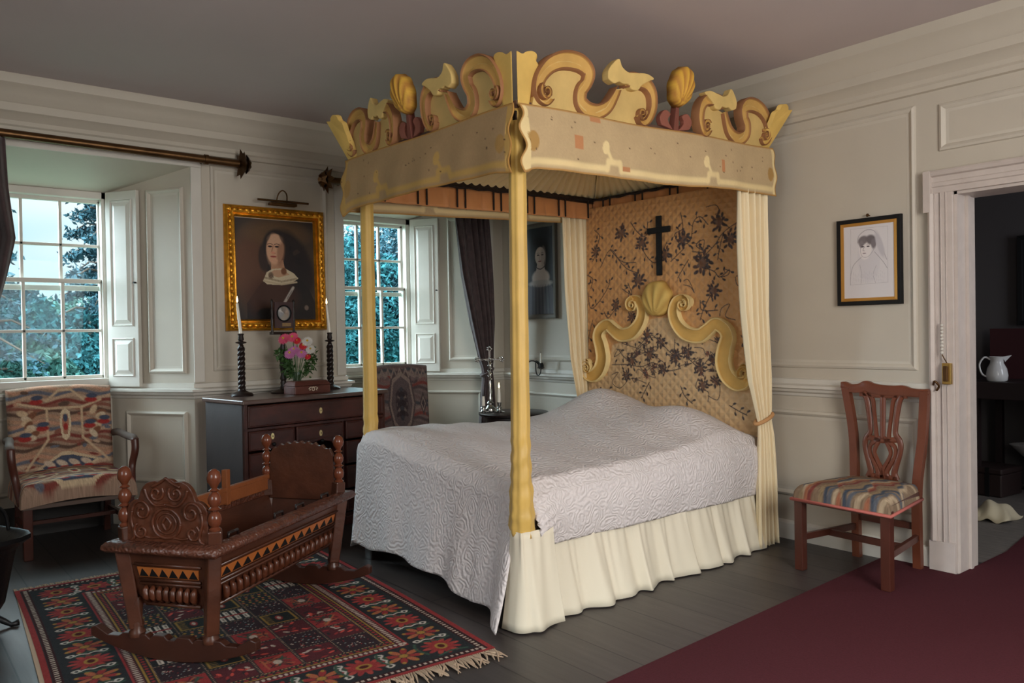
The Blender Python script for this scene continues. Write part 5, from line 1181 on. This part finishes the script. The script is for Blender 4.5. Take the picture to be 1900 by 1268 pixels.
for dx, dz, sgn, lab in ((-.11, .26, -1, 'leafy green sprig sticking out at the left of the bunch'), (.12, .235, 1, 'leafy green sprig sticking out at the lower right of the bunch'), (-.06, .21, -1, 'green sprig drooping low at the left of the vase')):
    head = right * dx + Vector((0, 0, dz)); t_ = thing('leafy_sprig', lab, 'foliage', vp + Vector((0, 0, .02))); MB().tube([(0, 0, 0), tuple(head * .5 + Vector((0, 0, .04))), tuple(head)], .0025, 5).build('stem', stemm, t_)
    def f(): u = rng.uniform(.5, 1.05); p = head * u + Vector(rng.normal(0, .018, 3)); return tuple(p)
    leaves(120, f, .018).build('leaves', green, t_)

# ================================================================== PICTURES
# portrait in gilt frame on the pier (faces +x)
def picture(name, lab, o, ux, w, h, prof, mfr, cv, matp, inset, lean=0.0, t=.03, cname='painting', slip=None):
    ux = Vector(ux).normalized(); n_ = ux.cross(Vector((0, 0, 1))); M = Matrix((ux, Vector((0, 0, 1)), n_)).transposed().to_4x4(); M.translation = Vector(o)
    M = M @ Matrix.Rotation(lean, 4, 'X'); r = bpy.data.objects.new(name, None); COL.objects.link(r); r.matrix_world = M; r['label'] = lab; r['category'] = 'picture'
    f_ = frame3((0, 0, 0), (1, 0, 0), (0, 1, 0), (0, 0, w, h), prof); f_.build('frame', mfr, r, smooth=50)
    MB().box(.01, .01, .002, w - .01, h - .01, .012).build('backing', darkwood, r)
    i = inset; cv.build(cname, matp, lambda U, V: (i + U * (w - 2 * i), h - i - V * (h - 2 * i), .016 + 0 * U), parent=r)
    if slip:
        a, b_, ms = slip; frame3((0, 0, 0), (1, 0, 0), (0, 1, 0), (a, a, w - a, h - a), [(0, .014), (0, .022), (b_, .020), (b_, .014)]).build('slip', ms, r)
    return r
cv = Cv(478, 620, 2.0, (46, 42, 44)); 
cv.ell(230, 300, 225, 270, (84, 68, 54), .5); cv.ell(235, 310, 190, 240, (58, 48, 44), .4); cv.ell(90, 300, 90, 130, (112, 74, 54), .9, 0, .7); cv.ell(250, 90, 120, 50, (120, 90, 60), 1.0, 0, .6)
cv.ell(265, 240, 95, 130, (44, 36, 36), .3); cv.ell(330, 210, 80, 130, (46, 38, 38), .4, -.5); cv.ell(360, 330, 90, 130, (40, 34, 36), .5, -.3); cv.ell(165, 240, 26, 70, (58, 44, 40), .4)
for i in range(26): a = rng.uniform(0, 6.28); cv.ell(290 + 100 * math.cos(a) * rng.uniform(.6, 1), 240 + 120 * math.sin(a) * rng.uniform(.5, 1), 16, 7, (64, 50, 46) if i % 2 else (34, 30, 32), .6, a)
cv.ell(242, 165, 72, 92, (46, 38, 38), .2); cv.ell(300, 330, 60, 90, (42, 34, 36), .4); cv.poly([(210, 260), (282, 250), (296, 330), (206, 330)], (184, 138, 108))
cv.ell(236, 185, 50, 88, (208, 160, 128), .12, .06); cv.ell(222, 190, 28, 70, (216, 170, 138), .6, .05, .6); cv.ell(270, 200, 18, 70, (150, 106, 82), .6, .1, .7); cv.ell(236, 128, 34, 26, (214, 170, 140), .6)
cv.ell(190, 118, 10, 26, (50, 40, 38), .6, .5, .7); cv.ell(286, 120, 12, 30, (44, 36, 36), .6, -.5, .7)
for ex in (205, 247): cv.ell(ex, 170, 12, 5, (90, 62, 54), .3); cv.ell(ex, 171, 5, 4.5, (34, 28, 30), .2); cv.line([(ex - 16, 158), (ex, 152), (ex + 16, 158)], 4, (96, 66, 52), sm=3)
cv.line([(225, 165), (214, 205), (222, 213), (236, 211)], 5, (168, 112, 88), sm=3); cv.ell(222, 208, 10, 6, (218, 150, 124), .5); cv.ell(224, 232, 17, 5, (170, 74, 66), .3); cv.line([(208, 232), (240, 232)], 2, (110, 50, 48)); cv.ell(226, 256, 18, 10, (214, 164, 134), .6)
cv.poly([(60, 620), (60, 520), (120, 430), (160, 380), (380, 360), (440, 430), (478, 520), (478, 620)], (34, 30, 32)); cv.ell(200, 480, 110, 90, (76, 46, 36), .8, 0, .8)
cv.poly([(158, 382), (180, 330), (215, 308), (290, 300), (345, 330), (374, 362), (330, 392), (240, 406), (180, 402)], (206, 190, 160)); cv.poly([(190, 340), (225, 315), (285, 310), (320, 340), (250, 360)], (190, 150, 120))
for i in range(22): cv.ell(165 + i * 9.3, 402 - abs(i - 11) * 1.6, 6, 5, (186, 168, 140), .3); cv.ell(170 + i * 9, 385 - abs(i - 11) * 2, 3, 6, (150, 132, 108), .5)
cv.ell(205, 348, 12, 16, (120, 98, 80), .6); cv.line([(196, 356), (208, 344), (222, 360)], 3, (90, 70, 60)); cv.ell(285, 320, 14, 18, (120, 76, 50), .5); cv.line([(340, 420), (310, 470), (280, 520)], 14, (180, 170, 160), sm=4); cv.line([(330, 440), (300, 490)], 5, (110, 104, 104))
cv.ell(420, 545, 10, 12, (120, 104, 96), .6); cv.ell(170, 585, 45, 30, (26, 24, 26), .4); cv.noise(.04)
gp = [(0, .0), (0, .03), (.008, .05), (.02, .056), (.03, .046), (.045, .06), (.055, .058), (.062, .034), (.07, .038), (.078, .022), (.082, .014)]
pic = picture('gilt_framed_portrait', 'oil portrait of a woman in black in a gilt frame between the windows', (.008, -2.473, 1.345), (0, 1, 0), .747, .885, gp, gilt, cv, oil, .078, -.03)
# carved leaves on the gilt frame
orn = MB()
for i in range(17):
    for (x, y, dx, dy) in ((.03 + i * .043, .036, 1, 0), (.03 + i * .043, .885 - .036, 1, 0)): orn.ball((x, y, .052), .02, 6, (1.1, .8, .5))
for i in range(20):
    for x in (.036, .747 - .036): orn.ball((x, .035 + i * .043, .052), .02, 6, (.8, 1.1, .5))
orn.build('carved_leaves', gilt, pic, smooth=180)
pl = thing('picture_light', 'brass picture light fixed above the gilt framed portrait', 'picture light', (.075, -2.08, 2.235))
MB().tube([(.04, -.19, .03), (.04, .19, .03)], .008, 10).build('lamp_tube', brass, pl, smooth=60); b_ = MB(); b_.box(.0, -.10, .0, .05, .10, .02); b_.build('bracket', brass, pl, bevel=.004)
MB().tube(smoothpath([(.0, -.04, .01), (.02, -.03, .08), (.03, 0, .11), (.03, .03, .08), (.0, .04, .01)], 5), .005).build('arm', brass, pl, smooth=180)
# second portrait on the right wall, half hidden by post and curtain
cv = Cv(240, 500, 2.0, (44, 46, 54)); cv.ell(150, 190, 62, 110, (30, 30, 34), .4); cv.ell(112, 270, 18, 70, (30, 29, 34), .5); cv.ell(204, 280, 16, 80, (30, 29, 34), .5)
cv.poly([(60, 500), (70, 360), (105, 300), (210, 300), (240, 360), (240, 500)], (84, 84, 92)); cv.poly([(142, 200), (182, 200), (196, 290), (126, 290)], (196, 182, 174)); cv.ell(162, 290, 48, 44, (200, 186, 178), .25)
cv.ell(160, 165, 30, 50, (206, 190, 180), .12); cv.ell(180, 170, 12, 44, (158, 142, 136), .6, 0, .6)
for ex in (148, 174): cv.ell(ex, 158, 7, 3.5, (58, 50, 52), .3); cv.line([(ex - 8, 148), (ex, 145), (ex + 8, 148)], 2, (90, 78, 78), sm=3)
cv.line([(158, 160), (154, 180), (161, 183)], 2.5, (150, 132, 126), sm=3); cv.ell(158, 194, 9, 3.5, (140, 92, 90), .4)
cv.line([(132, 226), (160, 240), (190, 224)], 5, (52, 46, 52), sm=4); cv.ell(160, 322, 56, 16, (176, 168, 164), .5)
for i in range(12): cv.line([(100 + i * 10, 330), (96 + i * 11, 500)], 3, (62, 62, 70) if i % 2 else (112, 112, 118))
cv.noise(.04)
picture('grey_framed_portrait', 'dim grey portrait of a woman hanging behind the bed post near the room corner', (.17, -.004, 1.415), (1, 0, 0), .56, .80, [(0, 0), (0, .03), (.01, .035), (.03, .028), (.04, .014)], mat('grey gilt frame', (104, 98, 90), .5), cv, oil, .038)
# framed drawing
cv = Cv(308, 425, 1.8, (214, 208, 208)); gk = (150, 142, 146); dkk = (84, 76, 80)
cv.rect(0, 0, 308, 425, (212, 206, 206)); cv.line([(45, 15), (270, 20), (268, 340), (40, 345), (45, 15)], 1.6, (176, 170, 172))
cv.ell(155, 200, 62, 120, (206, 200, 202), .2); cv.ell(135, 135, 36, 62, (222, 214, 212), .15, .1); cv.ell(120, 88, 26, 20, (120, 112, 114), .5, -.5); cv.ell(170, 88, 26, 22, (112, 104, 106), .5, .5); cv.ell(110, 110, 10, 16, (130, 122, 124), .6); cv.ell(185, 112, 12, 22, (124, 116, 120), .6)
cv.line([(88, 100), (95, 60), (140, 30), (190, 40), (215, 90), (225, 130)], 3, gk, sm=6); cv.line([(215, 80), (240, 150), (262, 210)], 3, gk, sm=4); cv.ell(222, 120, 14, 60, (190, 184, 188), .6, -.3)
cv.line([(104, 120), (106, 160), (120, 185), (150, 185), (180, 155), (190, 130)], 2, gk, sm=5)
for ex in (118, 152): cv.ell(ex, 125, 8, 3, dkk, .4); cv.line([(ex - 10, 116), (ex, 112), (ex + 10, 116)], 1.6, dkk, sm=3)
cv.line([(130, 125), (120, 146), (130, 150)], 2, dkk, sm=3); cv.ell(128, 164, 9, 2.5, (130, 112, 116), .4)
cv.line([(110, 185), (60, 230), (42, 290), (40, 345)], 2.6, gk, sm=5); cv.line([(190, 160), (240, 220), (265, 260)], 2.6, gk, sm=5); cv.line([(100, 230), (110, 290), (105, 340)], 1.6, gk, sm=4); cv.line([(200, 240), (180, 290), (195, 340)], 1.6, gk, sm=4)
for i in range(18): cv.line([(60 + i * 11, 270 + (i % 3) * 8), (56 + i * 11, 335)], 1.2, (190, 184, 188))
pd = picture('framed_drawing', 'pencil drawing of a veiled woman in a black and gold frame above the side chair', (3.155, -.004, 1.425), (1, 0, 0), .372, .492, [(0, 0), (0, .022), (.004, .026), (.022, .024), (.026, .016)], black, cv, paper, .040, 0, slip=(.024, .017, giltflat))
MB().lathe([(.004, 0), (.004, .02), (.010, .024), (.006, .03)], (.186, .505, 0), 10).build('hanging_hook', brass, pd)

# ================================================================== CURTAIN POLES AND CURTAINS
def pole(y0, y1, z0, z1, x, lab, fin_y, brk):
    t_ = thing('curtain_pole', lab, 'curtain pole', (x, y0, z0)); d = (0, y1 - y0, z1 - z0)
    MB().tube([(0, 0, 0), d], .026, 18).build('pole', brass, t_, smooth=60)
    for e, sg in fin_y:
        c = (0, e - y0, z0 + (z1 - z0) * (e - y0) / (y1 - y0) - z0); mb = MB()
        for ring_, (n_, L, tl) in enumerate(((8, .105, .0), (7, .07, .035))):
            for i in range(n_):
                a = 2 * PI * i / n_ + .3 * ring_; dx, dz = math.cos(a), math.sin(a); w_ = .034; s_ = (-dz, dx)
                pts = [(dx * .01, tl * sg, dz * .01), (dx * L * .5 + s_[0] * w_, (tl + .03) * sg, dz * L * .5 + s_[1] * w_), (dx * L, (tl + .012) * sg, dz * L), (dx * L * .5 - s_[0] * w_, (tl + .03) * sg, dz * L * .5 - s_[1] * w_), (dx * L * .5, (tl + .045) * sg, dz * L * .5)]
                mb.add([(c[0] + p[0], c[1] + p[1], c[2] + p[2]) for p in pts], [(0, 1, 4), (1, 2, 4), (2, 3, 4), (3, 0, 4), (0, 3, 2, 1)])
        mb.ball((c[0], c[1] + .04 * sg, c[2]), .022, 8); mb.build('finial', brass, t_, smooth=30, label='gilded leaf rosette finial')
    for y in brk:
        zz_ = (z1 - z0) * (y - y0) / (y1 - y0); b_ = MB(); b_.tube([(-x, y - y0, zz_), (0, y - y0, zz_)], .012, 8); b_.tube([(0, y - y0 - .012, zz_), (0, y - y0 + .012, zz_)], .034, 16); b_.build('bracket', brass, t_, smooth=45)
pole(-5.0, -2.40, 2.52, 2.495, .12, 'long brass curtain pole with a leaf finial over the left window', ((-2.40, 1),), (-3.81, -2.62, -4.85))
pole(-1.72, -.06, 2.455, 2.47, .12, 'brass curtain pole over the second window mostly behind the bed canopy', ((-1.72, -1),), (-1.60, -.09))
curtain('window_curtain', 'dark brown damask curtain tied back at the right of the second window', 'curtain', curt, (.12, -.42, 0), (.12, 0, 0),
        [(2.44, -.02, 0, .17, 1), (2.2, 0, 0, .165, 1), (1.8, .035, 0, .155, 1), (1.4, .085, 0, .12, 1), (1.1, .12, 0, .075, .8), (.98, .135, .0, .045, .7), (.9, .14, 0, .05, .7), (.5, .13, 0, .08, 1), (.02, .13, 0, .10, 1)], 5, .028, None, (.97, .03), seed=4)
curtain('window_curtain', 'dark brown damask curtain at the left edge of the left window', 'curtain', curt, (.12, -4.05, 0), (.12, -3.6, 0),
        [(2.49, .10, 0, .19, 1), (2.2, .11, 0, .19, 1), (1.9, .14, 0, .19, 1), (1.7, .125, 0, .16, 1), (1.45, .08, 0, .14, 1), (1.2, -.02, 0, .10, .8), (1.0, -.08, 0, .06, .7), (.5, -.08, 0, .09, 1), (.02, -.08, 0, .11, 1)], 5, .028, None, (1.0, .03), seed=8)

# ================================================================== CORNER: ROUND TABLE, CRUCIFIX, SCONCE
tb_ = thing('round_side_table', 'small dark round side table behind the bed in the corner', 'table', (.86, -.60, 0))
MB().lathe([(.01, .675), (.25, .675), (.265, .683), (.268, .695), (.262, .70), (.01, .70)], n=40).build('table_top', darkwood, tb_, smooth=45); MB().lathe([(.20, .60), (.215, .61), (.215, .675), (.20, .675)], n=32).build('apron', darkwood, tb_, smooth=45)
for i in range(3):
    a = 2 * PI * i / 3 + .4; MB().tube([(.19 * math.cos(a), .19 * math.sin(a), .65), (.18 * math.cos(a), .18 * math.sin(a), .3), (.22 * math.cos(a), .22 * math.sin(a), 0)], [.022, .016, .014], 10).build('leg', darkwood, tb_, smooth=60)
cf = thing('silver_crucifix', 'ornate standing silver crucifix on the small round table', 'crucifix', (.70, -.70, .70))
MB().lathe([(.055, 0), (.06, .006), (.045, .014), (.05, .022), (.03, .035), (.02, .05), (.028, .065), (.014, .08), (.018, .10), (.010, .12), (.016, .15), (.010, .18), (.014, .21), (.008, .24)]).build('stand', silver, cf, smooth=45)
b_ = MB(); dr = Vector((.63, .776, 0)); 
b_.beam((0, 0, .23), (0, 0, .47), .016, .012, (.776, -.63, 0)); b_.beam(tuple(dr * -.085 + Vector((0, 0, .40))), tuple(dr * .085 + Vector((0, 0, .40))), .016, .012)
for c in ((0, .48), (-.095, .40), (.095, .40)):
    for q in range(5): a = q * 2 * PI / 5; b_.ball(tuple(dr * (c[0] + .014 * math.cos(a)) + Vector((0, 0, c[1] + .014 * math.sin(a)))), .009, 6)
for q in range(7): b_.ball(tuple(dr * ((-1) ** q * .01) + Vector((0, 0, .25 + q * .02))), .009, 6)
b_.build('cross', silver, cf, smooth=60)
fgr = MB(); tc_ = Vector((.776, -.63, 0)) * .014; pt = lambda a, z: tuple(dr * a + Vector((0, 0, z)) + tc_)
fgr.tube([pt(0, .39), pt(.004, .35), pt(-.003, .31)], [.010, .012, .008], 8); fgr.tube([pt(-.003, .315), pt(.006, .275), pt(-.002, .24)], [.009, .007, .005], 8); fgr.tube([pt(0, .385), pt(-.04, .40), pt(-.072, .408)], [.006, .005, .004], 6); fgr.tube([pt(0, .385), pt(.04, .40), pt(.072, .408)], [.006, .005, .004], 6); fgr.ball(pt(.006, .405), .011, 8)
fgr.build('figure', silver, cf, smooth=180)
for (dx, dy, h, lab, cl) in ((.07, -.03, .075, 'low silver candle holder right of the crucifix on the round table', 'short lit white candle beside the crucifix'), (-.05, -.09, .05, 'low silver candle holder left of the crucifix on the round table', 'unlit white candle stub left of the crucifix')):
    p = Vector((.70, -.70, .70)) + dr * dx + Vector((.776, -.63, 0)) * .07; hl = thing('silver_candle_holder', lab, 'candle holder', p); MB().lathe([(.04, 0), (.042, .004), (.02, .012), (.012, .025), (.024, .035), (.012, .045), (.018, h), (.012, h + .002)]).build('holder', silver, hl, smooth=45)
    candle((p.x, p.y, .70 + h + .002), .10 if dx > 0 else .07, .013, cl, lit=dx > 0, name='short_candle')
sc_ = thing('wall_sconce', 'black iron two armed candle sconce on the wall under the dim portrait', 'sconce', (.50, 0, 1.02))
MB().lathe([(.03, 0), (.032, .01), (.01, .016)], (0, 0, 0), 16, Matrix(((1, 0, 0), (0, 0, -1), (0, 1, 0)))).build('backplate', iron, sc_)
for sg in (-1, 1):
    MB().tube(smoothpath([(0, -.01, .0), (sg * .02, -.06, .04), (sg * .045, -.10, .03), (sg * .05, -.10, -.05), (sg * .075, -.10, -.075), (sg * .105, -.10, -.05), (sg * .11, -.10, -.01)], 5), .005, 8).build('arm', iron, sc_, smooth=180)
    MB().lathe([(.006, -.02), (.03, -.012), (.032, -.008), (.010, -.004), (.012, .028), (.010, .028)], (sg * .11, -.10, 0), 14).build('drip_pan', iron, sc_, smooth=45)
    candle((.50 + sg * .11, -.10, 1.045), .085, .008, 'thin white candle in the %s arm of the wall sconce' % ('right' if sg > 0 else 'left'), lit=False)

# ================================================================== FAR ROOM AND LEFT EDGE
tbx = thing('dark_dresser', 'dark brown dresser shelf with a red back seen through the doorway', 'dresser', (3.9, 2.45, 0))
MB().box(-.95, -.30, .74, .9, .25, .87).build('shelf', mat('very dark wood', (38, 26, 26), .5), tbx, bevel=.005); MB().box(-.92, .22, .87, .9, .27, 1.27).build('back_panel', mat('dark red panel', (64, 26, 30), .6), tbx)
for x in (-.88, .83):
    for y in (-.26, .2): MB().box(x, y, 0, x + .05, y + .05, .74).build('leg', MATS['very dark wood'], tbx)
jg = thing('white_jug', 'white china jug standing on the dark dresser through the doorway', 'jug', (3.18, 2.25, .87))
MB().lathe([(.055, 0), (.07, .01), (.075, .05), (.066, .10), (.046, .14), (.044, .165), (.056, .19), (.052, .19), (.040, .165), (.042, .14), (.06, .10), (.066, .03), (.001, .02)], n=24, twist=None).build('body', mat('white china', (214, 214, 212), .15), jg, smooth=60)
MB().tube(smoothpath([(-.035, -.02, .165), (-.07, -.045, .185), (-.10, -.06, .13), (-.085, -.055, .06), (-.055, -.035, .035)], 5), .007, 8).build('handle', MATS['white china'], jg, smooth=180)
MB().add([(.03, .02, .19), (.045, -.02, .19), (.085, .05, .20), (.05, .02, .15)], [(0, 1, 2), (0, 2, 3), (1, 3, 2), (0, 3, 1)]).build('spout', MATS['white china'], jg)
r_ = thing('dark_picture', 'plain dark picture hanging on the far wall beyond the doorway', 'picture', (3.45, 2.885, 1.66)); frame3((0, 0, 0), (1, 0, 0), (0, 0, 1), (-.33, -.36, .33, .36), [(0, 0), (0, .03), (.03, .025), (.035, .01)]).build('frame', black, r_); MB().box(-.31, -.012, -.34, .31, -.002, .34).build('canvas', mat('near black paint', (16, 18, 20), .6), r_)
tk = thing('leather_trunk', 'dark leather trunk on the floor beyond the doorway', 'trunk', (3.0, 2.35, 0), -.1); MB().box(-.25, -.16, 0, .25, .16, .17).build('case', mat('dark leather', (44, 30, 28), .5), tk, bevel=.01); MB().box(-.255, -.165, .172, .255, .165, .215).build('lid', MATS['dark leather'], tk, bevel=.01)
b_ = MB(); 
for x in (-.15, .15): b_.box(x - .015, -.170, .0, x + .015, -.158, .22)
b_.build('strap', black, tk)
wb_ = thing('white_basin', 'pale basin on a stand under the dresser beyond the doorway', 'basin', (3.28, 2.7, .25)); MB().lathe([(.06, 0), (.08, .01), (.14, .07), (.17, .10), (.165, .10), (.13, .07), (.07, .02), (.001, .018)], n=24).build('bowl', MATS['white china'], wb_, smooth=60); MB().lathe([(.09, -.25), (.05, -.2), (.05, -.03), (.08, -.001)]).build('stand', MATS['very dark wood'], wb_)
cl = thing('folded_cloth', 'crumpled pale cloth on the floor just past the door frame', 'cloth', (3.44, 1.45, 0)); 
def clf(u, v): return (-.12 + .24 * u + .01 * math.sin(9 * v), -.15 + .3 * v, .012 + .10 * math.sin(PI * u) ** .7 * math.sin(PI * v) ** .6 + .012 * math.sin(14 * u + 5 * v))
MB().grid(24, 24, clf).build('cloth', mat('pale linen', (190, 178, 150), .9), cl, smooth=180, solid=.004)

cs_ = thing('black_coal_scuttle', 'black iron coal scuttle with a flared rim at the left edge', 'coal scuttle', (1.24, -4.13, 0), math.radians(25))
b_ = MB(); vs = []
for hx, hy, z in ((.13, .13, .06), (.16, .16, .12), (.20, .20, .36), (.25, .25, .40), (.25, .25, .42), (.235, .235, .415), (.17, .17, .30), (.12, .12, .08)):
    for i in range(24):
        a = 2 * PI * i / 24; q = (abs(math.cos(a)) ** 4 + abs(math.sin(a)) ** 4) ** -.25; vs.append((hx * q * math.cos(a), hy * q * math.sin(a), z))
b_.add(vs, [(j_ * 24 + i, j_ * 24 + (i + 1) % 24, (j_ + 1) * 24 + (i + 1) % 24, (j_ + 1) * 24 + i) for j_ in range(7) for i in range(24)] + [tuple(range(24))[::-1], tuple(7 * 24 + i for i in range(24))]); b_.build('body', iron, cs_, smooth=45)
for sx, sy in ((1, 1), (1, -1), (-1, 1), (-1, -1)): MB().tube([(sx * .09, sy * .09, .07), (sx * .13, sy * .13, .03), (sx * .15, sy * .15, .012), (sx * .17, sy * .17, .018)], [.016, .014, .012, .016], 8).build('foot', iron, cs_, smooth=180)
MB().tube(smoothpath([(0, -.24, .40), (0, -.2, .52), (0, 0, .58), (0, .2, .52), (0, .24, .40)], 5), .008, 8).build('handle', iron, cs_, smooth=180)
